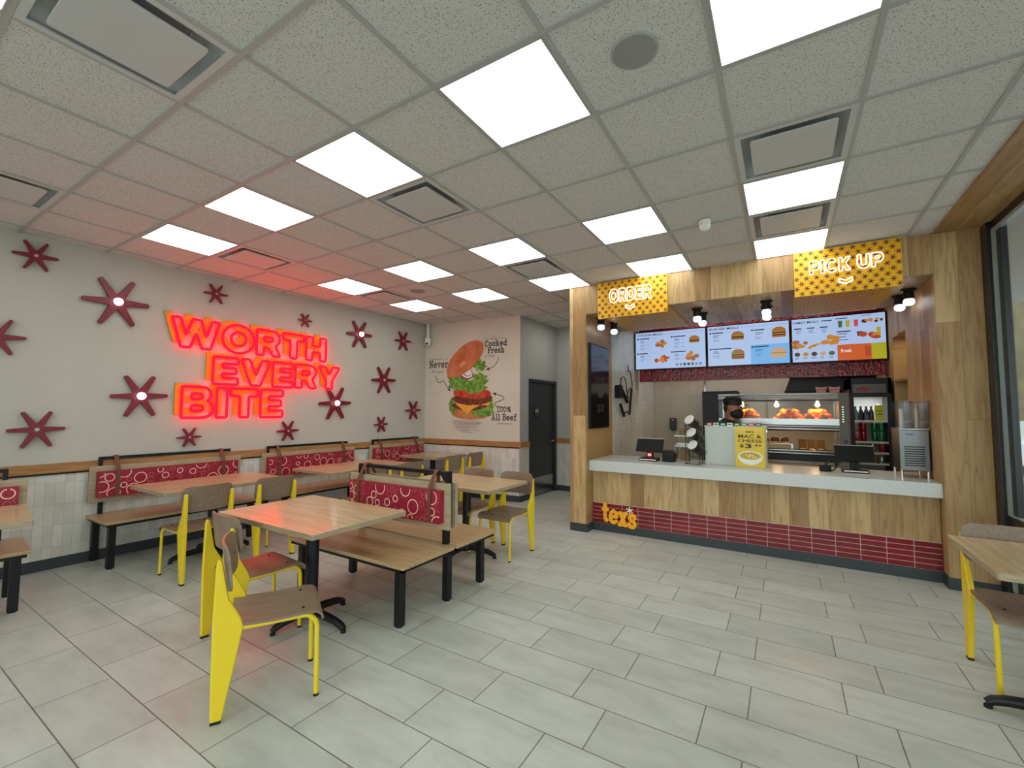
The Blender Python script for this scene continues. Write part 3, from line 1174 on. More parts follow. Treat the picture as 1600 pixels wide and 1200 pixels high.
for s, z, D, bulb, lab in STARS:
    o = thing('star_decoration', lab, 'wall star', wallpt(SA, SANG, s, z), SANG, 'six armed stars on the wall')
    b = MB().prism(star_poly(D / 2, rot=R(2)), -.045, -.012, 'xz')
    b.build('star_plate', M['star_red'], o, bevel=.003)
    MB().cyl((0, -.012, 0), (0, 0, 0), D * .07, n=12).build('standoff', M['star_red'], o)
    if bulb:
        MB().cyl((0, -.044, 0), (0, -.066, 0), .035, n=20).build('socket', M['star_red'], o, smooth=40)
        g = MB()
        g.xf = Matrix.Translation((0, -.066, 0)) @ Matrix.Rotation(R(90), 4, 'X')
        g.lathe([(.034, 0), (.040, .012), (.037, .03), (.024, .044), (0, .049)], 20)
        g.build('bulb', M['bulb'], o, smooth=60)
    else:
        MB().cyl((0, -.0445, 0), (0, -.049, 0), D * .045, n=16).build('hub_screw', M['grid'], o, smooth=40)

# ------------------------------------------------------------------ neon sign
sign = thing('neon_sign', 'red neon lettering WORTH EVERY BITE over mustard letters on the star wall', 'neon sign', SA, SANG)
for word, x0, x1, z0, z1, ox, oz in (('WORTH', 1.30, 3.22, 2.215, 2.55, -.065, .055), ('EVERY', 1.735, 3.46, 1.81, 2.14, -.06, .05), ('BITE', 1.43, 2.595, 1.405, 1.765, -.055, .04)):
    for loops in block_word(word, x0, x1, z0, z1, .10):
        bk = MB()
        fill_loops(bk, [[(u + ox, w + oz) for u, w in lp] for lp in loops], -.03, -.004)
        bk.build('backing_letter', M['neon_back'], sign)
        tb = MB()
        for lp in loops:
            tb.tube(soft([Vector((u, -.066, w)) for u, w in lp], .018), .0165, 8, True)
        tb.build('neon_tube', M['neon_red'], sign, smooth=60)

# ------------------------------------------------------------------ furniture


def make_chair():
    c = thing('dining_chair', 'tmp', 'chair', group='yellow framed plywood chairs')
    # seat: plywood sheet curling down at the front
    prof = [(-.20, .452), (-.12, .445), (.0, .440), (.10, .443), (.165, .447), (.205, .440), (.226, .420), (.234, .392)]
    th = .011
    sb = MB()
    n = len(prof)
    nx = 8
    top, bot = [], []
    vs, fs = [], []
    for i, (y, z) in enumerate(prof):
        y1, z1 = prof[min(i + 1, n - 1)]
        y0, z0 = prof[max(i - 1, 0)]
        d = Vector((y1 - y0, z1 - z0)).normalized()
        nn = Vector((d.y, -d.x))
        wd = .195 + .008 * (i / (n - 1)) - (.012 if i in (0, n - 1) else 0)
        for k in range(nx + 1):
            u = -1 + 2 * k / nx
            dish = -.006 * (1 - u * u) * (1 if i < 5 else 0)
            vs.append((u * wd, y, z + dish))
            vs.append((u * wd, y + nn.x * th, z + nn.y * th + dish))
    S = 2 * (nx + 1)
    for i in range(n - 1):
        for k in range(nx):
            a = i * S + 2 * k
            fs.append((a, a + 2, a + S + 2, a + S))
            fs.append((a + 1, a + S + 1, a + S + 3, a + 3))
        a = i * S
        fs.append((a, a + S, a + S + 1, a + 1))
        a = i * S + 2 * nx
        fs.append((a, a + 1, a + S + 1, a + S))
    for k in range(nx):
        a = 2 * k
        fs.append((a, a + 1, a + 3, a + 2))
        a = (n - 1) * S + 2 * k
        fs.append((a, a + 2, a + 3, a + 1))
    sb._add(vs, fs, 0)
    st = sb.build('seat', [M['ply']], c, smooth=45)
    sc = MB()
    for u in (-.13, .13):
        sc.cyl((u, .135, .444), (u, .135, .449), .007, n=10)
    sc.build('screw', M['black'], st)
    # backrest
    nb, nz = 10, 6
    vs, fs = [], []
    outline = rrect(-.205, .205, .600, .825, .05, 5)
    bk = MB()
    K = len(outline)

    def bp(u, z, t):
        y = -.188 - .12 * (z - .60) - .035 * (1 - (u / .205) ** 2) + t
        return (u, y, z)
    cols = []
    # grid between the outline's left and right edge at several heights
    zs = [.600, .606, .618, .636, .655, .70, .75, .775, .793, .808, .819, .825]
    def half(z):
        r_ = .055
        if z < .600 + r_:
            dz = .600 + r_ - z
        elif z > .825 - r_:
            dz = z - (.825 - r_)
        else:
            return .205
        return .205 - r_ + math.sqrt(max(r_ * r_ - dz * dz, 0))
    for z in zs:
        hw = half(z)
        for k in range(nb + 1):
            u = hw * (-1 + 2 * k / nb)
            vs.append(bp(u, z, .006))
            vs.append(bp(u, z, -.006))
    S = 2 * (nb + 1)
    for i in range(len(zs) - 1):
        for k in range(nb):
            a = i * S + 2 * k
            fs.append((a, a + 2, a + S + 2, a + S))
            fs.append((a + 1, a + S + 1, a + S + 3, a + 3))
        a = i * S
        fs.append((a, a + S, a + S + 1, a + 1))
        a = i * S + 2 * nb
        fs.append((a, a + 1, a + S + 1, a + S))
    for k in range(nb):
        a = 2 * k
        fs.append((a, a + 1, a + 3, a + 2))
        a = (len(zs) - 1) * S + 2 * k
        fs.append((a, a + 2, a + 3, a + 1))
    bk._add(vs, fs, 0)
    br = bk.build('backrest', [M['ply']], c, smooth=45)
    sc = MB()
    for u in (-.165, .165):
        p0 = Vector(bp(u, .70, .006))
        sc.cyl(p0 - Vector((0, .002, 0)), p0 + Vector((0, .003, 0)), .006, n=10)
    sc.build('screw', M['black'], br)
    # rear legs: tapered sheet-metal blades
    blade = [(-.262, .012), (-.214, .012), (-.150, .36), (-.138, .435), (-.150, .475), (-.204, .575), (-.220, .66), (-.236, .755), (-.245, .77), (-.257, .765), (-.262, .73), (-.268, .45)]
    for s in (-1, 1):
        lg = MB().prism(blade, s * .172, s * .200, 'yz')
        l = lg.build('leg', M['yellow'], c, bevel=.006)
        MB().box(s * .173, s * .199, -.260, -.216, 0, .013).build('foot_cap', M['rubber'], l)
    # front legs: bent tube from the blade, under the seat and down
    for s in (-1, 1):
        x = s * .183
        pts = [(x, -.16, .425), (x, 0, .425), (x, .13, .426)]
        for k in range(1, 7):
            a = R(90 * k / 6)
            pts.append((x, .13 + .07 * math.sin(a), .426 - .07 * (1 - math.cos(a))))
        pts += [(x, .202, .25), (x, .205, .012)]
        l = MB().tube(pts, .0125, 10).build('leg', M['yellow'], c, smooth=50)
        MB().cyl((x, .205, 0), (x, .205, .013), .0135, n=12).build('foot_cap', M['rubber'], l)
    MB().tube([(-.183, -.15, .425), (.183, -.15, .425)], .010, 8).build('cross_tube', M['yellow'], c, smooth=50)
    return c


chair0 = make_chair()
CH = [
    (-2.41, 1.43, -29.5, 'yellow framed plywood chair nearest the viewer, turned out from the table'),
    (-3.105, 1.715, -4, 'yellow framed chair with seat glowing red, beside the nearest chair'),
    (-4.665, 1.985, 90, 'yellow framed chair nearest the left end of the first wall table'),
    (-4.665, 2.60, 92, 'yellow framed chair right hand of the pair at the first wall table'),
    (-4.42, 3.70, 90, 'left chair of the pair behind the island bench rail, at the second wall table'),
    (-4.42, 4.27, 90, 'right chair of the pair behind the island bench rail, at the second wall table'),
    (-4.54, 5.30, 90, 'left chair of the pair at the corner table under the burger picture'),
    (-4.54, 5.86, 90, 'right chair of the pair at the corner table under the burger picture'),
    (-2.55, 4.005, 179, 'whole yellow framed chair facing us at the table behind the island bench'),
    (-3.06, 4.01, 180, 'part hidden chair left of another at the table behind the island bench'),
    (1.11, 3.625, 180, 'yellow framed chair tucked under the table by the window'),
]
for k, (x, y, a, lab) in enumerate(CH):
    o = chair0 if k == 0 else copy_tree(chair0)
    o.location = (x, y, 0)
    o.rotation_euler = (0, 0, R(a))
    o['label'] = lab


def make_table(name, label, x0, x1, y0, y1, ped, arms, rz=0.0):
    t = thing(name, label, 'table', (ped[0], ped[1], 0), rz, 'laminate pedestal tables')
    ax0, ax1, ay0, ay1 = x0 - ped[0], x1 - ped[0], y0 - ped[1], y1 - ped[1]
    long_x = (x1 - x0) >= (y1 - y0)
    b = MB().prism(rrect(ax0, ax1, ay0, ay1, .012, 3), .715, .750, 'xy')
    # side faces get the edge band
    b.m = [0 if abs(i) < 2 else 1 for i in range(len(b.f))]
    b.build('tabletop', [M['laminate' if long_x else 'laminate_y'], M['edge']], t, bevel=.002)
    MB().box(-.13, .13, -.13, .13, .703, .715).build('top_plate', M['black'], t)
    MB().cyl((0, 0, .07), (0, 0, .705), .045, n=24).build('column', M['black'], t, smooth=40)
    bs = MB()
    bs.lathe([(.055, .03), (.06, .06), (.05, .085), (.04, .10)], 20)
    fe = []
    for a, L in zip((0, 90, 180, 270), arms):
        ca, sa = math.cos(R(a)), math.sin(R(a))
        pts = [(.02, .066), (L * .45, .062), (L * .75, .054), (L * .93, .040), (L, .024)]
        bs.tube([(ca * r_, sa * r_, z) for r_, z in pts], [.031, .028, .026, .023, .019], 10)
        fe.append((ca * L * .985, sa * L * .985))
    base = bs.build('base', M['black'], t, smooth=50)
    for fx, fy in fe:
        MB().lathe([(.018, 0), (.018, .012), (.010, .02)], 12, (fx, fy, 0)).build('glide', M['rubber'], base, smooth=40)
    return t


make_table('dining_table', 'square edged wood table glowing red at its left end, in front of the island bench', -3.58, -2.44, 1.665, 2.445, (-2.95, 2.02), (.37, .28, .37, .28))
make_table('dining_table', 'first wood table along the star wall benches, behind the two nearest chairs', -5.53, -4.74, 1.76, 2.92, (-5.13, 2.34), (.28, .37, .28, .37))
make_table('dining_table', 'second wood table along the star wall benches, right of the first', -5.42, -4.62, 3.38, 4.70, (-5.03, 4.02), (.28, .37, .28, .37))
make_table('dining_table', 'corner wood table under the burger picture', -5.53, -4.73, 5.36, 6.16, (-5.12, 5.72), (.28, .28, .28, .28))
make_table('dining_table', 'wood table behind the island bench with two chairs on its far side', -3.55, -2.385, 3.44, 4.185, (-2.92, 3.81), (.37, .28, .37, .28))
make_table('dining_table', 'wood table cut by the left photo edge', -5.22, -4.42, -.25, .925, (-4.73, .34), (.28, .37, .28, .37), R(-8))
make_table('dining_table', 'wood table at the right photo edge beside the window', .835, 1.46, 3.03, 3.80, (1.13, 3.29), (.28, .28, .29, .28))


def add_cushion(parent, x0, x1, z0, z1, yf, yb, seed):
    """upholstered pad whose front face looks along -y; ring print lies in the same mesh"""
    b = MB().prism(rrect(x0, x1, z0, z1, .010, 3), yf, yb, 'xz')
    rg = random.Random(seed)
    placed = []
    W_, H_ = x1 - x0, z1 - z0
    tries = 0
    clip = (x0 + .010, x1 - .010, z0 + .010, z1 - .010)
    n_big = int(17 * W_)
    while tries < 4000 and len(placed) < n_big + int(70 * W_):
        tries += 1
        cream = len(placed) < n_big
        if cream:
            kind, r_ = 0, rg.choice((.060, .056, .034, .030, .042))
        else:
            kind, r_ = rg.choice((1, 1, 2)), rg.choice((.048, .036, .030, .022, .040))
        cx, cz = rg.uniform(x0, x1), rg.uniform(z0, z1)
        if tries > 1500 and cream:
            n_big = len(placed)
            continue
        if all((cx - a) ** 2 + (cz - c) ** 2 > ((r_ + s) * (1.04 if (cream or k_ == 0) else .74)) ** 2 for a, c, s, k_ in placed):
            placed.append((cx, cz, r_, kind))
            th = (.0085, .0055, .0045)[kind]
            b.ring((cx, cz), r_ - th, r_, yf - .0012, 32, 1 + kind, clip)
    return b.build('cushion', [M['fabric'], M['ring1'], M['ring2'], M['ring3']], parent)


def strap(parent, x, zb, zt, yf, yrail):
    b = MB()
    w_ = .019
    pts = [(yf - .004, zb), (yf - .005, zt - .14), (yf - .002, zt - .12), (yrail - .018, zt + .004), (yrail, zt + .016), (yrail + .016, zt + .004), (yrail + .014, zt - .10)]
    for (a, c), (d_, e) in zip(pts, pts[1:]):
        b.quad((x - w_, a, c), (x + w_, a, c), (x + w_, d_, e), (x - w_, d_, e))
    o = b.build('strap', M['leather'], parent)
    s = o.modifiers.new('thick', 'SOLIDIFY')
    s.thickness = .004
    s.offset = 0
    return o


def bench_leg(parent, x, y, top=.425):
    l = MB().box(x - .028, x + .028, y - .028, y + .028, .012, top).build('leg', M['black'], parent, bevel=.004)
    MB().lathe([(.024, 0), (.024, .006), (.010, .013)], 14, (x, y, 0)).build('leveller', M['chrome'], l, smooth=40)


def half_bench(t, x0, x1, yf, yb, ybf, seed, bx0, bx1, rx0, rx1, legs_x, sx, rear_legs=True, mat_='bench_wood'):
    """bench in local axes: sitter looks along -y; yf..yb seat, ybf front of back board"""
    MB().prism(rrect(x0, x1, yf, yb, .01, 3), .428, .455, 'xy').build('seat', [M[mat_]], t, bevel=.002)
    f = MB()
    f.box(x0 + .02, x1 - .02, yf + .015, yf + .045, .402, .428)
    f.box(x0 + .02, x1 - .02, yb - .05, yb - .02, .402, .428)
    f.box(x0 + .02, x0 + .05, yf + .015, yb - .02, .402, .428)
    f.box(x1 - .05, x1 - .02, yf + .015, yb - .02, .402, .428)
    f.build('seat_frame', M['black'], t)
    for lx in legs_x:
        bench_leg(t, lx, yf + .085)
        if rear_legs:
            bench_leg(t, lx, yb - .05)
    MB().box(bx0, bx1, ybf, ybf + .028, .575, .932).build('back_board', [M['board']], t, bevel=.002)
    pb = MB()
    for px in (rx0 + .03, rx1 - .03):
        pb.box(px - .018, px + .018, ybf + .029, ybf + .055, .43, .59)
    pb.build('board_post', M['black'], t)
    cu = add_cushion(t, bx0 + .05, bx1 - .05, .625, .880, ybf - .045, ybf, seed)
    yr = ybf + .042
    rl = MB()
    rl.box(rx0, rx1, yr - .013, yr + .013, .992, 1.020)
    rl.box(rx0, rx0 + .028, yr - .013, yr + .013, .60, .992)
    rl.box(rx1 - .028, rx1, yr - .013, yr + .013, .60, .992)
    rl.build('rail', M['black'], t, bevel=.003)
    for x in sx:
        strap(t, x, .63, 1.012, ybf - .047, yr)


# island bench, two seats back to back
ib_ = thing('island_bench', 'double sided island bench with red ringed cushion and strapped black rail', 'bench', (-2.86, 2.745, 0))
half_bench(ib_, -.66, .655, -.56, -.012, -.055, 5, -.545, .625, -.465, .585, (-.58, .545), (-.372, .465), False)
tmp = bpy.data.objects.new('tmp', None)
COL.objects.link(tmp)
half_bench(tmp, -.66, .655, -.56, -.012, -.055, 9, -.625, .545, -.585, .465, (-.545, .58), (-.465, .372), False)
for ch in kids(tmp):
    ch.parent = ib_
    ch.rotation_euler = (0, 0, math.pi)
bpy.data.objects.remove(tmp)
for lx in (-.58, .545):
    bench_leg(ib_, lx, 0.03)
# wall benches: local -y looks into the room (+x of the room)
for k, (yy0, yy1, xb, lab, rot) in enumerate((
        (1.54, 2.95, -5.93, 'wall bench with red ringed cushion behind the first wall table', 0),
        (3.205, 4.64, -5.89, 'wall bench with red ringed cushion behind the second wall table', 0),
        (4.90, 6.14, -5.83, 'wall bench with red ringed cushion in the room corner', 0),
        (-.42, 1.03, -5.45, 'wall bench with red ringed cushion cut by the left photo edge', -6))):
    yc = (yy0 + yy1) / 2
    L = (yy1 - yy0) / 2
    t = thing('banquette', lab, 'bench', (xb, yc, 0), R(90 + rot), 'benches along the star wall')
    # local x -> room +y, local -y -> room +x
    half_bench(t, -L, L, -.59, -.02, -.105, 20 + k, -L - .005, L, -L + .07, L - .11, (-L + .07, L - .07), (-L + .20, L - .22), True)
# ------------------------------------------------------------------ header signs
def star_sign(name, label, x0, x1, text, tx0, tx1, tz0, tz1, ax, rows):
    t = thing(name, label, 'sign', ((x0 + x1) / 2, 5.19, 2.655), 0, 'yellow header signs')
    cx, cz = (x0 + x1) / 2, 2.655
    hw, top = (x1 - x0) / 2, CEIL - .012 - 2.655
    b = MB()
    b.box(-hw, hw, 0, .036, 0, top)
    b.box(-hw, hw, .036, 1.40, .062, .078)
    st = star_poly(.026, .26, .11)
    nx = max(2, int(round(2 * hw / .083)))
    dx = 2 * hw / nx
    nz = int(top / .048)
    for i in range(nx):
        for k in range(nz):
            u = -hw + dx * (i + (.25 if k % 2 else .75))
            w_ = .024 + k * top / nz
            b.poly([(u + p[0], -.0012, w_ + p[1]) for p in st], 1)
        for k in range(26):
            u = -hw + dx * (i + (.25 if k % 2 else .75))
            w_ = .05 + k * .05
            b.poly([(u + p[0], w_ + p[1], .0608) for p in st], 1)
    b.build('sign_box', [M['sign_yellow'], M['sign_star']], t)
    X = lambda v: v - cx
    Z = lambda v: v - cz
    words = text.split(' ')
    if len(words) == 1:
        spans = [(tx0, tx1)]
    else:
        spans = [(tx0, tx0 + (tx1 - tx0) * .57), (tx0 + (tx1 - tx0) * .66, tx1)]
    for wd, (a, c) in zip(words, spans):
        for pl in block_word(wd, X(a), X(c), Z(tz0), Z(tz1), .10):
            tb = MB()
            for lp in pl:
                tb.tube(soft([Vector((u, -.022, w_)) for u, w_ in lp], .006), .0048, 6, True)
            tb.build('neon_letter', M['neon_white'], t, smooth=60)
    a = X(ax)
    z = Z(2.765)
    ar = [(a - .052, z + .020), (a, z - .004), (a + .052, z + .020), (a + .052, z - .014), (a, z - .040), (a - .052, z - .014)]
    tb = MB()
    tb.tube(soft([Vector((u, -.022, w_)) for u, w_ in ar], .006), .0055, 6, True)
    tb.build('neon_arrow', M['neon_white'], t, smooth=60)
    return t


star_sign('order_sign', 'yellow starred header sign with white neon ORDER', -1.955, -1.12, 'ORDER', -1.80, -1.29, 2.83, 2.995, -1.545, 8)
star_sign('pick_up_sign', 'yellow starred header sign with white neon PICK UP', .115, .94, 'PICK UP', .245, .81, 2.855, 2.985, .525, 8)

# ------------------------------------------------------------------ spot lamps under the soffit
sp = thing('spot_lamp', 'tmp', 'spot lamp', group='black spot lamps under the soffit')
MB().lathe([(.062, 0), (.062, -.018), (.05, -.022)], 24).build('canopy', M['black'], sp, smooth=40)
MB().lathe([(.042, -.02), (.045, -.095), (.04, -.10)], 24).build('housing', M['black'], sp, smooth=40)
MB().lathe([(.034, -.098), (.043, -.112), (.046, -.130), (.040, -.150), (.024, -.162), (0, -.166)], 24).build('lamp_bulb', M['spot_bulb'], sp, smooth=60)
SP = [(-2.03, 5.50, 'front black spot lamp below the left end of the order sign'), (-1.99, 5.90, 'rear black spot lamp below the left end of the order sign'),
      (-.86, 5.58, 'front spot lamp of the pair right of the order sign'), (-.845, 5.88, 'rear spot lamp of the pair right of the order sign'),
      (-.145, 5.58, 'front spot lamp of the pair left of the pick up sign'), (-.15, 5.87, 'rear spot lamp of the pair left of the pick up sign'),
      (1.08, 5.76, 'front spot lamp right of the pick up sign'), (1.055, 6.03, 'rear spot lamp right of the pick up sign')]
for k, (x, y, lab) in enumerate(SP):
    o = sp if k == 0 else copy_tree(sp)
    o.location = (x, y, 2.735)
    o['label'] = lab

# ------------------------------------------------------------------ menu screens
EM = {}


def em(name, rgb, s=.80):
    m_ = mat(name, tuple(c * .15 for c in lin(*rgb)[:3]), .25, emit=s, ecol=lin(*rgb))
    return m_


EM['bg'] = em('screen_pale_blue', (168, 190, 226))
EM['bg2'] = em('screen_bright_blue', (110, 172, 226))
EM['txt'] = em('screen_dark_text', (34, 38, 60))
EM['mid'] = em('screen_grey_text', (112, 126, 160))
EM['bun'] = em('screen_bun', (158, 96, 46))
EM['bun2'] = em('screen_pale_bun', (196, 150, 116))
EM['meat'] = em('screen_patty', (76, 38, 24))
EM['lett'] = em('screen_lettuce', (120, 140, 60))
EM['red'] = em('screen_red_wings', (168, 62, 34))
EM['gold'] = em('screen_golden_fries', (190, 124, 40))
EM['orange'] = em('screen_orange_banner', (196, 84, 24))
EM['yel'] = em('screen_lime_banner', (166, 160, 30))
EM['white'] = em('screen_white', (232, 236, 240))
EM['green'] = em('screen_green_cup', (70, 96, 56))
EM['pink'] = em('screen_pink_can', (196, 70, 84))
EMK = list(EM)
EMI = {k: i for i, k in enumerate(EMK)}
EMM = [EM[k] for k in EMK]


def bars(b, x, z, rows, wd, h=.006, dz=.014, key='mid', seed=0, y=-.0012):
    rg = random.Random(seed)
    for k in range(rows):
        w_ = wd * rg.uniform(.55, 1)
        b.box(x, x + w_, y - .0003, y, z - k * dz - h, z - k * dz, EMI[key])


def burger_pic(parent, x, z, s, pale=False, name='burger_picture', tall=False):
    b = MB()
    y = -.002
    bn = EMI['bun2' if pale else 'bun']
    top = [(x + s * .5 * math.cos(R(a)), y, z + s * .12 + s * .36 * math.sin(R(a))) for a in range(0, 181, 12)]
    b.poly(top, bn)
    b.prism(rrect(x - s * .53, x + s * .53, z + s * .04, z + s * .12, s * .03, 3), y - .0004, y, 'xz', EMI['lett'])
    b.prism(rrect(x - s * .5, x + s * .5, z - s * .10, z + s * .04, s * .05, 3), y - .0008, y, 'xz', EMI['meat'] if not pale else bn)
    if tall:
        b.prism(rrect(x - s * .5, x + s * .5, z - s * .16, z - s * .08, s * .03, 3), y - .0010, y, 'xz', EMI['gold'])
        b.prism(rrect(x - s * .5, x + s * .5, z - s * .26, z - s * .15, s * .04, 3), y - .0012, y, 'xz', EMI['meat'])
    b.prism(rrect(x - s * .5, x + s * .5, z - s * (.40 if tall else .27), z - s * (.24 if tall else .10), s * .06, 3), y - .0004, y, 'xz', bn)
    return b.build(name, EMM, parent)


def pile_pic(parent, x, z, s, key, n, seed, name):
    b = MB()
    rg = random.Random(seed)
    for k in range(n):
        b.disc((x + rg.uniform(-.5, .5) * s, z + rg.uniform(-.25, .25) * s), s * rg.uniform(.16, .30), s * rg.uniform(.12, .22), -.002 - k * .0002, 12, EMI[key if k % 3 else 'gold'])
    return b.build(name, EMM, parent)


def screen(label, x0, x1, zt0, zt1):
    t = thing('menu_screen', label, 'menu screen', ((x0 + x1) / 2, 7.34, 2.19), 0, 'menu screens above the pass')
    hw, H = (x1 - x0) / 2, .632
    MB().box(-hw, hw, .0, .055, 0, H).build('housing', M['black_gloss'], t, bevel=.002)
    return t, hw, H


t1, hw, H = screen('left menu screen, headed CHICKEN MEALS', -2.115, -1.008, 0, 0)
MB().box(-hw + .014, hw - .014, -.001, 0, .014, H - .014).build('display_panel', EM['bg'], t1)
tx = MB()
text_into(tx, 'CHICKEN MEALS', -hw + .04, -.10, H - .072, H - .038, -.0015, .012, EMI['txt'])
tx.box(-.08, hw - .04, -.0014, -.001, H - .057, H - .053, EMI['mid'])
tx.build('menu_heading', EMM, t1)
for (sx_, sz_, hd_, sd) in ((-hw + .04, H - .115, .20, 1), (.03, H - .115, .22, 2), (-hw + .04, .27, .17, 3), (.03, .27, .22, 4)):
    tx = MB()
    tx.disc((sx_ + .012, sz_), .014, .014, -.0016, 14, EMI['txt'])
    tx.box(sx_ + .035, sx_ + hd_, -.0015, -.001, sz_ - .008, sz_ + .008, EMI['txt'])
    tx.box(sx_ + hd_ + .03, sx_ + .36, -.0014, -.001, sz_ - .002, sz_ + .001, EMI['mid'])
    for q in range(3 if sz_ > .3 else 2):
        bars(tx, sx_ + .05, sz_ - .035 - q * .06, 3, .09, seed=sd * 7 + q, key='txt' if q == 0 else 'mid', h=.005)
        bars(tx, sx_ + .16, sz_ - .045 - q * .06, 1, .05, seed=sd * 9 + q)
    tx.build('menu_item', EMM, t1)
for k in range(7):
    tx = MB()
    tx.prism([(.10 + k * .058, .045), (.13 + k * .058, .045), (.136 + k * .058, .085), (.094 + k * .058, .085)], -.002, -.001, 'xz', EMI['green' if k == 4 else ('txt' if k in (2, 3) else 'mid')])
    tx.build('cup_icon', EMM, t1)
pile_pic(t1, -.13, .42, .17, 'bun', 5, 3, 'chicken_picture')
burger_pic(t1, .38, .44, .15)
pile_pic(t1, -.12, .17, .17, 'red', 7, 5, 'wings_picture')
pile_pic(t1, .38, .19, .19, 'bun', 7, 8, 'tenders_picture')

t2, hw, H = screen('middle menu screen, headed BURGER MEALS', -1.0, .092, 0, 0)
MB().box(-hw + .014, hw - .014, -.001, 0, .014, H - .014).build('display_panel', EM['bg'], t2)
MB().box(.05, hw - .014, -.0013, -.001, .014, .30).build('blue_inset', EM['bg2'], t2)
tx = MB()
text_into(tx, 'BURGER MEALS', -hw + .04, -.10, H - .072, H - .038, -.0015, .012, EMI['txt'])
tx.box(-.08, hw - .04, -.0014, -.001, H - .057, H - .053, EMI['mid'])
tx.build('menu_heading', EMM, t2)
for (sx_, sz_, hd_, sd) in ((-hw + .04, H - .115, .19, 11), (.06, H - .115, .17, 12), (-hw + .04, .27, .30, 13), (.06, .27, .22, 14)):
    tx = MB()
    tx.disc((sx_ + .012, sz_), .014, .014, -.0018, 14, EMI['txt'])
    tx.box(sx_ + .035, sx_ + hd_, -.0017, -.001, sz_ - .008, sz_ + .008, EMI['txt'])
    tx.box(sx_ + hd_ + .03, sx_ + .42, -.0016, -.001, sz_ - .002, sz_ + .001, EMI['mid'])
    for q in range(2):
        bars(tx, sx_ + .05, sz_ - .035 - q * .065, 3, .11, seed=sd * 7 + q, key='txt' if q == 0 else 'mid', h=.005, y=-.0016)
    tx.build('menu_item', EMM, t2)
burger_pic(t2, -.12, .44, .17)
burger_pic(t2, .41, .46, .17, tall=True)
burger_pic(t2, -.12, .17, .17, tall=True)
burger_pic(t2, .40, .15, .19, True)

t3, hw, H = screen('right menu screen, headed FAMILY MEALS with orange Fresh banner', .10, 1.150, 0, 0)
MB().box(-hw + .014, hw - .014, -.001, 0, .014, H - .014).build('display_panel', EM['bg'], t3)
tx = MB()
text_into(tx, 'FAMILY MEALS', -hw + .03, -.20, H - .082, H - .048, -.0015, .012, EMI['txt'])
tx.box(-.17, -.05, -.0015, -.001, H - .07, H - .056, EMI['txt'])
tx.box(-.01, .12, -.0015, -.001, H - .056, H - .045, EMI['txt'])
tx.box(.27, .37, -.0015, -.001, H - .04, H - .03, EMI['mid'])
tx.build('menu_heading', EMM, t3)
for k in range(3):
    tx = MB()
    tx.box(-hw + .04 + k * .15, -hw + .13 + k * .15, -.0015, -.001, .475, .49, EMI['txt'])
    bars(tx, -hw + .06 + k * .15, .46, 4, .08, seed=k + 40)
    tx.build('menu_item', EMM, t3)
tx = MB()
tx.box(.0, .15, -.0015, -.001, .395, .41, EMI['txt'])
bars(tx, .01, .375, 3, .13, dz=.04, h=.009, seed=50, key='txt')
tx.build('menu_item', EMM, t3)
for k in range(5):
    tx = MB()
    tx.disc((-hw + .07 + k * .098, .12), .034, .03, -.0016, 18, EMI[('meat', 'gold', 'meat', 'bun2', 'green')[k]])
    bars(tx, -hw + .04 + k * .098, .075, 2, .06, seed=60 + k, key='txt', h=.005)
    tx.build('side_dish_icon', EMM, t3)
for k, (u, key) in enumerate(((.04, 'green'), (.12, 'yel'), (.21, 'pink'))):
    tx = MB()
    tx.prism([(u - .018, .46), (u + .018, .46), (u + .025, .55), (u - .025, .55)], -.002, -.001, 'xz', EMI[key])
    tx.build('drink_icon', EMM, t3)
tx = MB()
tx.prism([(.22, .33), (.27, .33), (.275, .39), (.215, .39)], -.002, -.001, 'xz', EMI['meat'])
tx.build('drink_icon', EMM, t3)
tx = MB()
tx.prism([(.42, .35), (.46, .35), (.462, .43), (.418, .43)], -.002, -.001, 'xz', EMI['yel'])
tx.build('drink_icon', EMM, t3)
pile_pic(t3, -.42, .27, .17, 'bun', 7, 21, 'bucket_picture')
pile_pic(t3, -.09, .30, .17, 'gold', 7, 22, 'box_picture')
pile_pic(t3, -.26, .23, .10, 'gold', 5, 23, 'sides_picture')
pile_pic(t3, .34, .51, .12, 'meat', 4, 24, 'dessert_picture')
pile_pic(t3, .44, .52, .09, 'meat', 3, 25, 'bowl_picture')
pile_pic(t3, .34, .34, .16, 'red', 6, 26, 'platter_picture')
bn = MB()
bn.box(.0, hw - .014, -.002, -.001, .014, .225, EMI['orange'])
bn.box(.36, hw - .014, -.0026, -.001, .014, .225, EMI['yel'])
bn.prism([(.30, .05), (.35, .05), (.36, .19), (.29, .19)], -.003, -.001, 'xz', EMI['red'])
text_into(bn, 'Fresh', .04, .15, .12, .165, -.003, .01, EMI['white'])
bn.build('fresh_banner', EMM, t3)

# ------------------------------------------------------------------ counter
ct = thing('service_counter', 'long oak fronted counter with red tiles along its foot', 'counter', (-.485, 5.75, 0))
MB().box(-1.64, 1.64, -.30, .36, .10, .755).build('carcass', M['oak'], ct)
MB().box(-1.64, 1.64, -.33, -.30, .345, .755).build('wood_panel', M['oak'], ct)
MB().box(-1.64, 1.64, -.336, -.30, .10, .345).build('tile_panel', M['red_tile'], ct)
MB().box(-1.64, 1.64, -.34, -.25, 0, .10).build('toe_kick', M['base'], ct)
MB().box(-1.64, 1.64, -.331, -.329, .343, .349).build('tile_trim', M['grid'], ct)
tag(MB().box(-2.128, 1.158, 5.30, 6.15, .757, .885).build('counter_top', M['quartz'], bevel=.004), 'thick white stone worktop on the oak counter', 'worktop')
lg = thing('logo_sign', "orange tex's logo lettering with white star on the red tiles", 'sign', (-1.77, 5.405, .22))
LW = 'texs'
xs = [-.225, -.135, -.015, .10, .215]
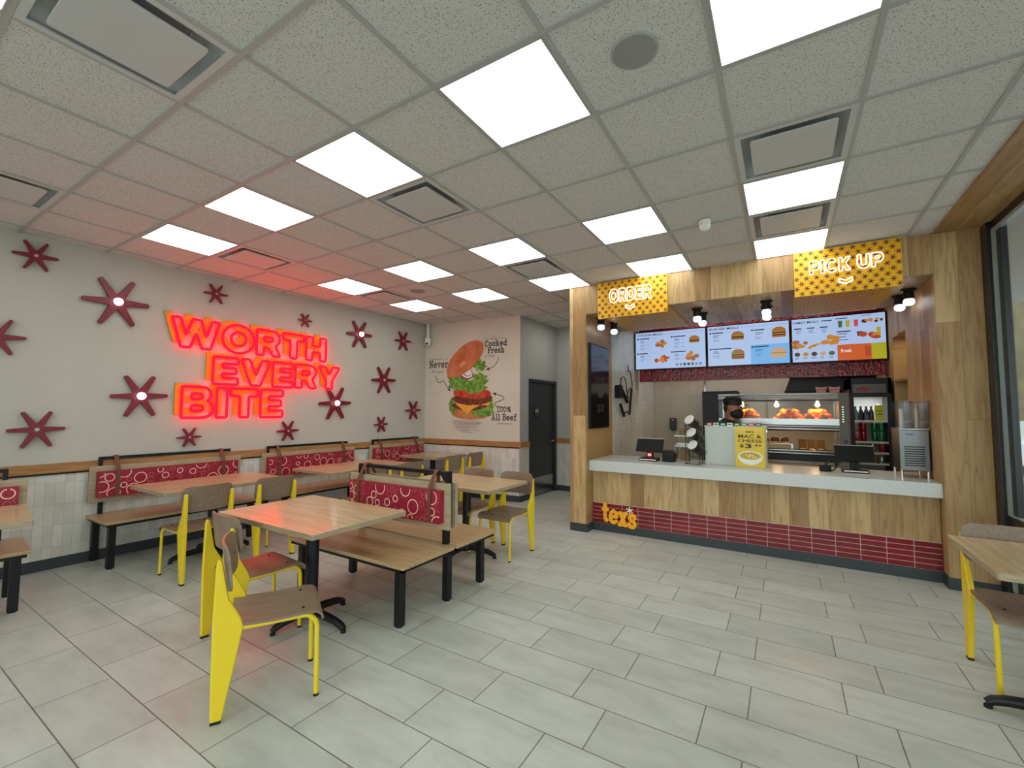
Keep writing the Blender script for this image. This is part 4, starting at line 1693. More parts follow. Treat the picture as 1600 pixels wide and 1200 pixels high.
for k, ch in enumerate(LW):
    b = MB()
    x0, x1 = xs[k], xs[k + 1]
    wd = x1 - x0
    b.xf = Matrix.Translation((0, -.012, -.012 * k))
    h_ = .022
    lay_ = 0.0
    for st in SLAB[ch]:
        P = [Vector((x0 + u * wd * .80 + .012, -.08 + v * .215)) for u, v in st]
        for p_, q_ in zip(P, P[1:]):
            e_ = (q_ - p_).normalized()
            e_ = Vector((-e_.y, e_.x)) * h_
            lay_ += .00022
            b.prism([tuple(p_ - e_), tuple(q_ - e_), tuple(q_ + e_), tuple(p_ + e_)], -.010 - lay_, 0, 'xz')
        for p_ in P:
            lay_ += .00022
            b.prism([(p_.x + h_ * math.cos(R(a_)), p_.y + h_ * math.sin(R(a_))) for a_ in range(0, 360, 30)], -.010 - lay_, 0, 'xz')
    b.build('logo_letter', M['logo'], lg)
b = MB().prism([(.125 + p[0], .075 + p[1]) for p in star_poly(.045, .25, .10, 6, R(30))], -.016, -.004, 'xz')
b.build('logo_star', M['logo_white'], lg)

# ------------------------------------------------------------------ left point of sale
def terminal(name, label, x, y, w_, zmon, red):
    t = thing(name, label, 'till', (x, y, .885))
    MB().prism(rrect(-.11, .11, -.09, .11, .02, 4), 0, .035, 'xy').build('terminal_base', M['black_plastic'], t, bevel=.004)
    MB().box(-.10, .10, -.098, -.085, .012, .024).build('base_trim', M['white'], t, bevel=.002)
    MB().prism([(-.045, .03), (.045, .03), (.03, .16), (-.03, .16)], .0, .05, 'xz').build('stand', M['black_plastic'], t, bevel=.004)
    if red:
        b_ = MB()
        b_.box(-.018, -.004, -.004, 0, .06, .085)
        b_.box(.004, .018, -.004, 0, .06, .085)
        b_.build('status_lights', mat('red_status_light', (1, .1, .1), .4, emit=6, ecol=(1, .12, .12, 1)), t)
        MB().box(-.035, .035, -.003, .0, .04, .12).build('red_badge', mat('red_badge', lin(120, 20, 24), .4), t)
    s_ = MB()
    s_.xf = Matrix.Translation((0, .02, zmon)) @ Matrix.Rotation(R(-32), 4, 'X')
    s_.box(-w_, w_, -.012, .014, -.085, .095)
    sc_ = s_.build('till_screen', M['black_plastic'], t, bevel=.004)
    e_ = MB()
    e_.xf = Matrix.Translation((0, .02, zmon)) @ Matrix.Rotation(R(-32), 4, 'X')
    e_.box(-w_ + .005, w_ - .005, -.011, .013, .095, .099)
    e_.build('screen_edge', M['white'], sc_)
    return t


terminal('till_terminal', 'left black till terminal with red lit stand, screen turned away', -1.475, 5.70, .165, .185, True)
terminal('till_terminal', 'right black till terminal in front of the drinks fridge', .60, 5.80, .165, .185, False)
cr = thing('receipt_printer', 'black receipt printer right of the left till', 'printer', (-1.24, 5.72, .885))
MB().prism([(-.07, 0), (.07, 0), (.07, .10), (.04, .135), (-.07, .135)], -.07, .09, 'xz').build('printer_body', M['black_plastic'], cr, bevel=.006)
MB().box(-.05, .05, -.072, -.069, .09, .10).build('paper_slot', M['black_gloss'], cr)
hs = thing('card_reader', 'black card reader with coiled cable left of the right till', 'card reader', (.345, 5.70, .885))
b = MB()
b.xf = Matrix.Rotation(R(-50), 4, 'X')
b.box(-.045, .045, -.02, .10, .03, .06)
b.build('reader_body', M['black_plastic'], hs, bevel=.006)
MB().box(-.05, .05, .0, .09, 0, .07).build('reader_stand', M['black_plastic'], hs, bevel=.006)
MB().tube([(.05 + .055 * math.cos(a * .35) * (1 - a * .01), -.02 + .03 * math.sin(a * .17), .075 + .055 * math.sin(a * .35)) for a in range(44)], .006, 8).build('coiled_cable', M['rubber'], hs, smooth=60)

# ------------------------------------------------------------------ cup rack and cups
ck = thing('cup_rack', 'black wire cup rack beside the grey cabinet on the counter', 'rack', (-.93, 5.62, .885))
wr = [[(-.085, -.06, 0), (-.085, -.06, .50)], [(.065, -.06, 0), (.065, -.06, .50)], [(-.085, .16, 0), (-.085, .16, .44)], [(.065, .16, 0), (.065, .16, .44)],
      [(-.085, -.06, .005), (-.085, .16, .005)], [(.065, -.06, .005), (.065, .16, .005)], [(-.085, -.06, .005), (.065, -.06, .005)]]
for z in (.14, .29, .44):
    wr.append([(-.085, -.06, z + .02), (.065, -.06, z + .02), (.065, .16, z - .07), (-.085, .16, z - .07), (-.085, -.06, z + .02)])
for q in wr:
    MB().tube(q, .004, 6).build('wire', M['black'], ck)
cs = thing('cup_stack', 'tmp', 'cups', group='tilted stacks of cups in the wire rack')
b = MB()
for k in range(5):
    b.lathe([(.040 - .001 * k, .02 + .03 * k), (.047, -.008 + .03 * k), (.0485, -.008 + .03 * k), (.0485, -.002 + .03 * k), (.042, .03 + .03 * k)], 24)
b.build('stacked_cups', M['clear_plastic'], cs, smooth=40)
MB().lathe([(0, -.018), (.046, -.016), (.050, -.010), (.050, -.004), (.046, 0), (0, .002)], 28).build('cup_base', M['white'], cs, smooth=40)
for k, (dx, dz, lab) in enumerate(((-.02, .52, 'topmost tilted cup stack in the wire rack'), (.0, .37, 'middle tilted cup stack in the wire rack'), (.012, .225, 'lowest tilted cup stack in the wire rack'))):
    o = cs if k == 0 else copy_tree(cs)
    o.location = (-.945 + dx, 5.56, .885 + dz)
    o.scale = (1.22, 1.22, 1.22)
    o.rotation_euler = Vector((.42, .62, -.50)).to_track_quat('Z', 'Y').to_euler()
    o['label'] = lab
pk = mat('kraft_card', lin(132, 112, 76), .8)
for (x, y, z, w_, h_, lab) in ((-1.10, 6.02, .885, .11, .15, 'brown card box on the counter behind the cup rack'), (-1.13, 6.05, 1.20, .10, .09, 'small brown card box on the wall shelf behind the cup rack')):
    q = MB().box(-w_ / 2, w_ / 2, -.05, .05, 0, h_).build('card_box', pk, bevel=.002)
    q.location = (x, y, z)
    tag(q, lab, 'box')
sh = thing('supply_shelf', 'small steel supply shelf behind the cup rack', 'shelf', (-1.13, 6.05, .885))
for z in (.17, .302):
    MB().box(-.10, .10, -.07, .08, z, z + .012).build('shelf_board', M['steel'], sh)
for sx_ in (-.095, .095):
    for sy_ in (-.065, .075):
        MB().cyl((sx_, sy_, 0), (sx_, sy_, .302), .006, n=8).build('upright', M['steel'], sh)
q = MB()
q.box(-.08, .08, -.05, .06, 0, .03)
q = q.build('napkin_stack', M['white'], bevel=.003)
q.location = (-1.13, 6.05, 1.068)
tag(q, 'stack of white napkins on the low supply shelf', 'napkins')

# ------------------------------------------------------------------ grey cabinet, poster, tags
gc = thing('serving_cabinet', 'plain grey cabinet standing on the counter behind the poster', 'cabinet', (-.505, 5.72, .885))
gm = mat('warm_grey_metal', lin(176, 176, 168), .35, .3)
MB().box(-.32, .32, 0, .30, 0, .45).build('cabinet_body', gm, gc, bevel=.004)
MB().box(-.325, .325, -.006, .30, .45, .455).build('cabinet_lid', M['steel'], gc)
for k, c in enumerate(((176, 40, 52), (214, 214, 206), (30, 120, 84), (226, 226, 214), (52, 116, 50), (106, 150, 104), (176, 84, 92), (58, 48, 66))):
    x = -.775 + k * .0735
    q = thing('name_card', ('small %s card standing on the grey cabinet, %s' % (('red', 'white', 'teal', 'cream', 'green', 'pale green', 'rose', 'dark plum')[k], ('first from the left', 'second from the left', 'third from the left', 'fourth from the left', 'fourth from the right', 'third from the right', 'second from the right', 'last on the right')[k])), 'card', (x, 5.745, 1.340), 0, 'coloured name cards on the grey cabinet')
    MB().box(-.029, .029, -.002, .002, 0, .036).build('card_face', mat('card_colour_%d' % k, lin(*c), .5), q)
    MB().box(-.019, .019, -.0026, -.002, .012, .024).build('card_print', M['ink'] if k in (1, 3) else M['white'], q)
po = thing('menu_poster', 'yellow Mac & Cheese $3.49 poster in front of the grey cabinet', 'poster', (-.345, 5.63, .885))
py_ = mat('yellow_poster_paper', lin(236, 196, 40), .5)
MB().box(-.148, .148, 0, .004, .002, .45).build('poster_sheet', py_, po)
MB().box(-.152, .152, -.003, -.001, 0, .454).build('acrylic_front', M['case_glass'], po)
MB().box(-.152, .152, .004, .07, 0, .006).build('acrylic_foot', M['case_glass'], po)
b = MB()
text_into(b, "tex's", -.042, .042, .385, .415, -.0006, .03)
text_into(b, 'MAC &', -.115, .115, .325, .365, -.0006, .022)
text_into(b, 'CHEESE', -.122, .122, .278, .312, -.0006, .022)
text_into(b, '$', -.105, -.06, .215, .258, -.0006, .02)
text_into(b, '3', -.05, .018, .212, .264, -.0006, .03)
text_into(b, '.49', .028, .112, .232, .260, -.0006, .015)
b.build('poster_text', M['ink'], po)
b = MB()
b.disc((0, .125), .122, .055, -.0006, 36, 0)
b.poly([(.122 * math.cos(R(a)), -.0008, .12 + .092 * math.sin(R(a))) for a in range(180, 361, 10)], 0)
b.disc((0, .128), .105, .043, -.0010, 36, 1)
rg = random.Random(4)
for k in range(40):
    a, r_ = rg.uniform(0, 6.28), rg.uniform(0, .8)
    b.disc((.09 * r_ * math.cos(a), .13 + .035 * r_ * math.sin(a)), .016, .007, -.0012 - k * .00004, 8, 2 + k % 3)
b.build('bowl_picture', [M['logo_white'], mat('print_sauce', lin(206, 170, 60), .5), mat('print_pasta', lin(226, 196, 96), .5), mat('print_pasta_dark', lin(196, 140, 60), .5), mat('print_pasta_pale', lin(240, 222, 150), .5)], po)

# ------------------------------------------------------------------ juice dispenser
jd = thing('juice_dispenser', 'stainless drink dispenser with clear tanks at the right end of the counter', 'drink dispenser', (1.035, 5.59, .885))
b = MB().box(-.108, .108, 0, .36, .07, .455)
b.build('dispenser_body', mat('dull_steel', (.20, .20, .20), .3, 1.0), jd, bevel=.004)
MB().box(-.112, .112, -.01, .37, .455, .472).build('top_ledge', M['steel'], jd, bevel=.003)
for k in range(9):
    MB().box(-.075, .075, -.004, .0, .115 + k * .022, .125 + k * .022).build('louvre', M['black'], jd)
MB().box(-.06, -.005, -.002, 0, .405, .42).build('badge', mat('blue_badge', lin(80, 120, 150), .4), jd)
for sx_ in (-.095, .095):
    for sy_ in (.02, .34):
        MB().cyl((sx_, sy_, 0), (sx_, sy_, .07), .013, n=12).build('leg', M['chrome'], jd, smooth=40)
for k in range(2):
    x0 = -.112 + k * .113
    b = MB()
    pr = rrect(x0, x0 + .108, -.02, .35, .02, 4)
    b.prism(pr, .474, .72, 'xy')
    tk = b.build('tank', M['clear_plastic'], jd)
    MB().prism(rrect(x0 - .001, x0 + .109, -.021, .351, .02, 4), .72, .732, 'xy').build('tank_lid', M['clear_plastic'], tk)
    MB().cyl((x0 + .054, .16, .474), (x0 + .054, .16, .66), .018, n=12).build('agitator', M['white'], tk)

# ------------------------------------------------------------------ heated display
st_ = thing('equipment_stand', 'steel stand carrying the heated food display behind the counter', 'stand', (-.06, 7.0, 0))
MB().box(-.75, .75, -.27, .28, .845, .885).build('stand_top', M['steel'], st_)
for sx_ in (-.72, .72):
    for sy_ in (-.24, .25):
        MB().box(sx_ - .02, sx_ + .02, sy_ - .02, sy_ + .02, 0, .845).build('leg', M['steel'], st_)
hd_ = thing('heated_display', 'stainless heated display case of fried food behind the counter', 'food warmer', (-.11, 6.99, .885))
X0, X1, Y0, Y1 = -.675, .675, -.255, .26
b = MB()
b.box(X0, X1, Y0, Y1, .785, .86)
b.tube([(X0, Y0, .805), (X1, Y0, .805)], .018, 12)
b.tube([(X0, Y0, .845), (X1, Y0, .845)], .018, 12)
b.build('hood', M['steel'], hd_, smooth=40)
MB().box(X0, X1, Y0 + .02, Y1, .765, .785).build('hood_underside', M['black'], hd_)
b = MB()
b.box(X0, X1, Y0 - .002, Y0 + .010, .462, .535)
b.box(X0, X1, Y0, Y1, .452, .465)
b.build('tray_shelf', M['steel'], hd_)
b = MB()
b.tube([(X0, Y0 - .005, .405), (X1, Y0 - .005, .405)], .026, 12)
b.tube([(X0, Y0 - .005, .440), (X1, Y0 - .005, .440)], .018, 12)
b.box(X0, X1, Y0, Y1, .395, .45)
b.build('middle_rail', M['steel'], hd_, smooth=40)
b = MB()
b.box(X0, X1, Y0, Y1, .09, .115)
b.tube([(X0, Y0 - .005, .13), (X1, Y0 - .005, .13)], .02, 12)
b.tube([(X0, Y0 - .005, .095), (X1, Y0 - .005, .095)], .018, 12)
b.build('lower_deck', M['steel'], hd_, smooth=40)
MB().box(X0, X1, Y0 + .01, Y1, .0, .09).build('plinth', M['black'], hd_)
b = MB()
b.box(X0, X0 + .86, Y0 + .03, Y1 - .05, .205, .215)
b.box(X0 + .84, X0 + .86, Y0 + .03, Y0 + .05, .115, .205)
b.box(X0 + .84, X0 + .86, Y1 - .07, Y1 - .05, .115, .205)
b.build('rack_shelf', M['steel'], hd_)
ck_ = MB().box(X1, X1 + .098, Y0 - .01, Y1, 0, .86).build('end_cheek', mat('cheek_grey', lin(112, 110, 98), .5), hd_, bevel=.003)
for k in range(7):
    MB().box(X1 + .03, X1 + .045, Y0 - .012, Y0 - .009, .50 + k * .03, .51 + k * .03).build('slot', M['chrome'], ck_)
MB().box(X1 + .035, X1 + .075, Y0 - .013, Y0 - .010, .245, .29).build('control_label', mat('control_label', lin(74, 70, 92), .4), ck_)
MB().box(X1 + .098, X1 + .108, Y0 - .01, Y1, 0, .90).build('red_edge', mat('maroon_edge', lin(96, 24, 32), .4), hd_)
for xx in (X0 + .008, X1 - .008):
    MB().box(xx - .008, xx + .008, Y1 - .02, Y1, .09, .785).build('post', M['steel'], hd_)
MB().box(X0, X1, Y0 + .002, Y0 + .005, .535, .765).build('front_glass', M['case_glass'], hd_)
warm = mat('heat_bulb', (1, .8, .5), .3, emit=14, ecol=(1, .62, .28, 1))
for k, xx in enumerate((-.395, .016, .466)):
    g = MB()
    g.lathe([(.012, .765), (.012, .745), (.026, .725), (.028, .708), (.018, .692), (0, .686)], 16, (xx, -.10, 0))
    g.build('heat_bulb', warm, hd_, smooth=50)
    L_ = bpy.data.lights.new('heat_lamp', 'POINT')
    L_.energy = .9
    L_.color = (1, .50, .15)
    L_.shadow_soft_size = .03
    lo = bpy.data.objects.new('heat_lamp', L_)
    COL.objects.link(lo)
    lo.location = (xx - .11, 6.99 - .10, .885 + .66)
area_light('added_warm_fill', (-.11, 6.93, .885 + .755), (1.2, .12), 9, (1, .52, .16))  # added warm fill to brighten the chicken evenly, has no fitting of its own
for k, xx in enumerate((-.5, .0, .42)):
    L_ = bpy.data.lights.new('lower_heat_lamp', 'POINT')
    L_.energy = 1.0
    L_.color = (1, .62, .3)
    L_.shadow_soft_size = .02
    lo = bpy.data.objects.new('lower_heat_lamp', L_)
    COL.objects.link(lo)
    lo.location = (xx - .11, 6.95, .885 + .36)

ckm = mat('crisp_fried_crust', lin(214, 120, 40), .6)
t = NT(ckm)
t.base(t.ramp(t.noise(t.coord(), 45, 5), [(.32, lin(150, 56, 6)), (.52, lin(226, 112, 14)), (.72, lin(246, 158, 40))]))
t.bump(t.noise(t.coord(), 80, 4), .8, .01)
HE = [('left', -.62, -.28, 15, 1), ('middle', -.10, .20, 18, 2), ('right', .18, .52, 22, 3)]
for nm, xa, xb_, n_, sd in HE:
    rg = random.Random(sd)
    for k in range(n_):
        lay = 0 if k < n_ * .42 else (1 if k < n_ * .76 else 2)
        u = (k * .618 + .1 * lay) % 1.0
        sp_ = (.5 - .13 * lay)
        x = (xa + xb_) / 2 + (u - .5) * 2 * sp_ * (xb_ - xa)
        y = 6.80 + rg.uniform(0, .22) + .02 * lay
        z = 1.350 + .040 + lay * .056
        b = MB().blob((0, 0, 0), (rg.uniform(.052, .066), rg.uniform(.04, .05), .042), rg.randint(0, 9999), 12, 8, .16)
        q = b.build('fried_chicken', ckm, smooth=70)
        q.location = (x, y, z)
        q.rotation_euler = (rg.uniform(-.4, .4), rg.uniform(-.4, .4), rg.uniform(0, 3))
        tag(q, 'fried chicken piece in the %s heap on the upper heated tray' % nm, 'fried chicken', 'fried chicken in the %s heap' % nm)
bunm = mat('toasted_bun', lin(120, 66, 26), .5)
wrapm = mat('peach_wrap', lin(236, 180, 130), .5)
bx = thing('wrapped_burger', 'tmp', 'burger', group='burgers on the lower heated rack')
MB().lathe([(.05, 0), (.055, .008), (.052, .018), (.03, .022)], 18).build('wrapper', wrapm, bx, smooth=40)
MB().lathe([(.046, .018), (.052, .03), (.048, .058), (.03, .075), (0, .081)], 18).build('bun', bunm, bx, smooth=60)
ON = ('first', 'second', 'third', 'fourth', 'fifth', 'sixth', 'seventh')
for k in range(7):
    o = bx if k == 0 else copy_tree(bx)
    o.location = (-.70 + k * .115, 6.84, 1.1005)
    o['label'] = 'dark bunned burger on the lower heated rack, %s from the left' % ON[k]
kb = mat('brown_pie_carton', lin(132, 84, 24), .6)
cb_ = thing('pie_carton', 'tmp', 'carton', group='brown cartons in the lower warmer')
b = MB()
b.xf = Matrix.Rotation(R(-25), 4, 'X')
b.box(-.043, .043, -.012, .022, .03, .16)
b.build('carton_body', kb, cb_, bevel=.002)
MB().lathe([(.03, .0), (.036, .012), (.03, .028), (0, .034)], 16, (0, -.035, .012)).build('pastry', wrapm, cb_, smooth=60)
MB().box(-.045, .045, -.07, .10, 0, .012).build('carton_tray', wrapm, cb_)
for k in range(3):
    o = cb_ if k == 0 else copy_tree(cb_)
    o.location = (.18 + k * .098, 6.86, 1.002)
    o['label'] = '%s brown pie carton in the right half of the lower warmer' % ('left hand', 'centre', 'right hand')[k]
pkm = mat('pink_tub', lin(196, 136, 128), .5)
for k, (x, lab) in enumerate(((.40, 'pink paper tub left of another on top of the heated display'), (.535, 'pink paper tub at the right end on top of the heated display'))):
    tb_ = thing('paper_tub', lab, 'tub', (x, 6.86, 1.7465), 0, 'pink tubs on the heated display')
    b = MB()
    b.prism([(-.045, 0), (.045, 0), (.06, .085), (.02, .074), (-.02, .074), (-.06, .085)], -.045, .045, 'xz')
    b.build('tub_body', pkm, tb_, bevel=.003)
    MB().box(-.05, .05, -.047, -.0455, .04, .046).build('tub_stripe', mat('tub_stripe', lin(170, 70, 70), .5), tb_)

# ------------------------------------------------------------------ drinks fridge
fg = thing('drinks_fridge', 'tall black glass door drinks fridge right of the heated display', 'fridge', (.915, 7.12, 0))
b = MB()
b.box(-.215, -.185, 0, .45, 0, 1.94)
b.box(.185, .215, 0, .45, 0, 1.94)
b.box(-.215, .215, .43, .45, 0, 1.94)
b.box(-.215, .215, 0, .45, 1.74, 1.94)
b.box(-.215, .215, 0, .45, 0, .45)
b.build('fridge_body', M['black'], fg)
MB().box(-.184, .184, .424, .43, .45, 1.74).build('white_liner', M['white'], fg)
MB().box(-.165, .165, -.006, 0, 1.755, 1.865).build('header_panel', mat('fridge_header', lin(70, 66, 66), .3, emit=.15), fg)
b = MB()
b.disc((-.06, 1.80), .075, .032, -.0075, 28)
b.build('red_emblem', mat('red_emblem', lin(120, 34, 30), .4), fg)
fr = MB()
fr.box(-.21, -.165, -.035, -.004, .12, 1.745)
fr.box(.165, .21, -.035, -.004, .12, 1.745)
fr.box(-.165, .165, -.035, -.004, 1.70, 1.745)
fr.box(-.165, .165, -.035, -.004, .12, .46)
dr = fr.build('fridge_door', M['black'], fg)
MB().box(-.165, .165, -.022, -.018, .46, 1.70).build('door_glass', M['case_glass'], dr)
area_light('fridge_lamp', (.915, 7.22, 1.72), (.28, .1), 2.2, (1, 1, 1))
for z in (1.395, 1.13, .995, .86, .70):
    b = MB()
    b.box(-.183, .183, .03, .42, z - .006, z)
    b.box(-.183, .183, .018, .03, z - .012, z + .012)
    b.build('shelf', M['white'], fg)


def can(x, z, col, lab, grp, h=.12, r_=.031, top=True):
    q = thing('drink_can', lab, 'can', (.915 + x, 7.19, z), 0, grp)
    MB().lathe([(r_ * .8, 0), (r_, .008), (r_, h - .014), (r_ * .84, h - .003)], 18).build('can_body', col, q, smooth=40)
    MB().lathe([(r_ * .84, h - .003), (r_ * .84, h), (0, h - .002)], 18).build('can_top', M['chrome'], q, smooth=40)
    return q


redm = mat('red_can', lin(176, 20, 40), .25, .3)
grm = mat('green_can', lin(16, 120, 70), .25, .3)
lgm = mat('light_green_can', lin(96, 170, 40), .25, .3)
slm = mat('silver_can', lin(190, 190, 194), .2, .7)
amb = mat('amber_glass', lin(150, 86, 24), .15)
drk = mat('dark_bottle', lin(34, 34, 40), .12)
limem = mat('lime_carton', lin(206, 204, 40), .4)
G_ = 'cans in the drinks fridge'
for k, (x, cm, nm) in enumerate(((-.135, redm, 'red can in the left column'), (-.068, redm, 'red can in the second column'), (.045, grm, 'green can in the third column'), (.112, grm, 'green can in the right column'))):
    can(x, 1.13, cm, 'lower %s of the middle fridge shelf' % nm, G_)
    can(x, 1.2505, cm, 'upper %s of the middle fridge shelf' % nm, G_)
for x, cm, nm in ((-.135, lgm, 'light green can at the left'), (-.068, lgm, 'light green can second from the left'), (.02, slm, 'silver can'), (.112, redm, 'red can')):
    can(x, .995, cm, '%s of the short lower fridge shelf' % nm, G_, .115)


def bottle(x, z, m_, lab, h=.2, r_=.028, y=7.2):
    q = thing('drink_bottle', lab, 'bottle', (.915 + x, y, z), 0, 'bottles in the drinks fridge')
    MB().lathe([(r_ * .9, 0), (r_, .01), (r_, h * .55), (r_ * .85, h * .66), (r_ * .42, h * .82), (r_ * .4, h * .94)], 18).build('bottle_body', m_, q, smooth=50)
    MB().lathe([(r_ * .46, h * .93), (r_ * .46, h), (0, h)], 14).build('bottle_cap', M['black'], q, smooth=40)


for k, x in enumerate((-.14, -.085, -.03, .02)):
    bottle(x, 1.395, drk, 'dark bottle on the top fridge shelf, %s from the left' % ON[k], .19)
ln = thing('lime_carton', 'bright lime carton at the right of the top fridge shelf', 'carton', (1.01, 7.20, 1.395))
MB().box(-.042, .042, -.03, .03, 0, .205).build('carton_body', limem, ln, bevel=.003)
MB().cyl((0, 0, .205), (0, 0, .222), .012, n=12).build('carton_cap', M['white'], ln)
bk_ = MB()
for z in (.125, .085):
    bk_.box(-.03, .03, -.0315, -.0302, z, z + .008)
bk_.build('carton_print', M['ink'], ln)
bottle(.03, .86, amb, 'amber bottle low in the drinks fridge beside the right till', .125)
bottle(.105, .86, slm, 'silver bottle low in the drinks fridge', .125)

# ------------------------------------------------------------------ kitchen beyond
kf = thing('black_cabinet', 'tall black cabinet behind the worker in the kitchen', 'cabinet', (-.93, 8.34, 0))
MB().box(-.27, .27, -.2, .24, .02, 1.85).build('cabinet_body', M['black_plastic'], kf, bevel=.004)
MB().box(-.262, .262, -.222, -.203, .06, 1.83).build('cabinet_door', M['black'], kf, bevel=.004)
MB().box(.20, .22, -.25, -.222, .9, 1.2).build('handle', M['chrome'], kf)
hb = thing('kitchen_hood', 'black kitchen hood behind the top of the heated display', 'hood', (.62, 8.3, 1.80))
b = MB().prism([(-.62, 0), (.50, 0), (.50, .24), (-.54, .24)], -.25, .28, 'xz')
b.build('hood_shell', M['black'], hb)
MB().box(-.62, .50, -.262, -.25, .0, .03).build('hood_rim', M['black_plastic'], hb)
sd_ = thing('soap_dispenser', 'black wall dispenser on the beige back wall', 'dispenser', (-1.765, YR - .016, 1.17))
MB().prism(rrect(-.06, .06, 0, .215, .02, 4), -.09, 0, 'xz').build('dispenser_case', M['black_gloss'], sd_, bevel=.006)
MB().box(-.02, .02, -.093, -.088, .17, .185).build('dispenser_window', M['white'], sd_)
MB().box(-.03, .03, -.10, -.05, -.012, .0).build('push_bar', M['black_plastic'], sd_)
sw = thing('power_socket', 'pale socket plate on the service side wall', 'socket', (-2.134, 7.75, 1.62), R(90))
MB().box(-.04, .04, -.008, 0, -.06, .06).build('plate', M['white'], sw, bevel=.002)
MB().box(-.018, .018, -.011, -.008, -.03, .03).build('insert', M['grid'], sw)
# black digital board on the order side wall
mb_ = thing('menu_board', 'unlit black menu board on the oak side wall by the counter', 'menu board', (-2.128, 5.635, 1.28), R(90))
MB().box(-.345, .345, -.03, 0, 0, 1.105).build('board_frame', M['black_plastic'], mb_, bevel=.003)
MB().box(-.33, .33, -.0325, -.030, .015, 1.09).build('board_screen', M['black_gloss'], mb_)
b = MB()
gy = mat('dim_board_print', lin(52, 52, 60), .3)
text_into(b, 'COMBO', -.2, .2, .60, .68, -.0335, .02)
b.disc((.0, .46), .12, .06, -.0335, 24)
text_into(b, '$3', -.12, .12, .20, .32, -.0335, .03)
b.build('board_print', gy, mb_)
# cable bracket on the service wall
br_ = thing('cable_bracket', 'black wall bracket with handset and loose cables on the service wall', 'bracket', (-2.134, 6.75, 1.45), R(90))
MB().box(-.42, -.27, -.08, 0, .25, .44).build('handset', M['black_plastic'], br_, bevel=.01)
for p0, p1, r_ in (((-.30, -.04, .44), (.02, -.05, .20), .028), ((.20, -.03, .0), (.33, -.03, .42), .018), ((-.25, -.03, .16), (-.08, -.03, -.02), .022), ((.02, -.04, .21), (.25, -.03, .21), .014), ((-.05, -.03, .03), (.22, -.03, .06), .010)):
    MB().tube([p0, p1], r_, 6).build('bracket_arm', M['black'], br_)
for pts in ([(-.22, -.03, .44), (-.20, -.03, .55), (-.05, -.03, .58), (.05, -.03, .48), (.08, -.03, .36), (.16, -.03, .25)],
            [(.20, -.03, .70), (.28, -.03, .68), (.33, -.03, .56), (.36, -.03, .46), (.16, -.03, .38), (.06, -.03, .26)],
            [(.16, -.02, .80), (.20, -.02, .76), (.18, -.02, .70), (.26, -.02, .69)]):
    P = [Vector(p) for p in pts]
    S = []
    for i in range(len(P) - 1):
        p0, p1, p2, p3 = P[max(i - 1, 0)], P[i], P[i + 1], P[min(i + 2, len(P) - 1)]
        for k in range(6):
            u = k / 6
            S.append(.5 * ((2 * p1) + (p2 - p0) * u + (2 * p0 - 5 * p1 + 4 * p2 - p3) * u * u + (3 * p1 - p0 - 3 * p2 + p3) * u ** 3))
    S.append(P[-1])
    MB().tube(S, .007, 6).build('cable', M['rubber'], br_, smooth=60)

# security camera in the corner
sc_ = thing('security_camera', 'white security camera on a drop pole in the room corner', 'camera', wallpt(BA, BANG, .13, CEIL, .10))
MB().cyl((0, 0, 0), (0, 0, -.27), .028, n=16).build('drop_pole', M['white'], sc_, smooth=40)
MB().lathe([(.05, -.26), (.062, -.28), (.062, -.33), (.05, -.345)], 20).build('camera_collar', M['white'], sc_, smooth=40)
MB().lathe([(.055, -.34), (.055, -.37), (.042, -.405), (0, -.42)], 20).build('camera_dome', M['white'], sc_, smooth=50)
g = MB()
g.xf = Matrix.Translation((.02, -.045, -.375)) @ Matrix.Rotation(R(75), 4, 'X')
g.lathe([(.022, 0), (.022, .012), (0, .014)], 16)
g.build('lens', M['black_gloss'], sc_, smooth=40)

# ------------------------------------------------------------------ printed burger on the mural wall
mu = thing('burger_print', 'painted stacked burger picture on the white end wall', 'wall print', BA, BANG)


def pr_mat(name, stops, sc=6):
    m_ = mat(name, stops[0][1], .8, spec=.2)
    t_ = NT(m_)
    t_.base(t_.ramp(t_.noise(t_.coord(), sc, 4), stops))
    return m_


bunp = pr_mat('printed_bun', [(.3, lin(184, 92, 56)), (.7, lin(214, 132, 92))], 4)
grp_ = pr_mat('printed_lettuce', [(.35, lin(78, 122, 44)), (.65, lin(140, 178, 84))], 14)
tom = pr_mat('printed_tomato', [(.35, lin(188, 54, 36)), (.65, lin(214, 92, 64))], 9)
pat = pr_mat('printed_patty', [(.35, lin(92, 46, 34)), (.65, lin(134, 76, 58))], 16)
chs = pr_mat('printed_cheese', [(.3, lin(236, 164, 60)), (.7, lin(242, 180, 82))], 4)
oni = mat('printed_onion', lin(236, 224, 226), .8)
onp = mat('printed_onion_skin', lin(130, 60, 92), .8)
bnb = pr_mat('printed_bun_base', [(.3, lin(186, 112, 62)), (.7, lin(206, 140, 92))], 6)
shp = pr_mat('printed_pencil_shade', [(.3, lin(150, 138, 134)), (.7, lin(186, 174, 168))], 20)


def wob(cx, cz, rx, rz, seed, n=48, amp=.10, f=7, rot=0.0):
    rg = random.Random(seed)
    a0, a1, a2 = (rg.uniform(0, 6.28) for _ in range(3))
    out = []
    for k in range(n):
        th = 2 * math.pi * k / n
        q = 1 + amp * (math.sin(f * th + a0) + .6 * math.sin((f + 4) * th + a1) + .4 * math.sin(2 * th + a2))
        u, w_ = rx * q * math.cos(th), rz * q * math.sin(th)
        out.append((cx + u * math.cos(rot) - w_ * math.sin(rot), cz + u * math.sin(rot) + w_ * math.cos(rot)))
    return out


def layer(name, polys, mats_, y):
    b_ = MB()
    for k, (pl, mi) in enumerate(polys):
        b_.prism(pl, -.002 - y - k * .0006, -.0005, 'xz', mi)
    return b_.build(name, mats_, mu)


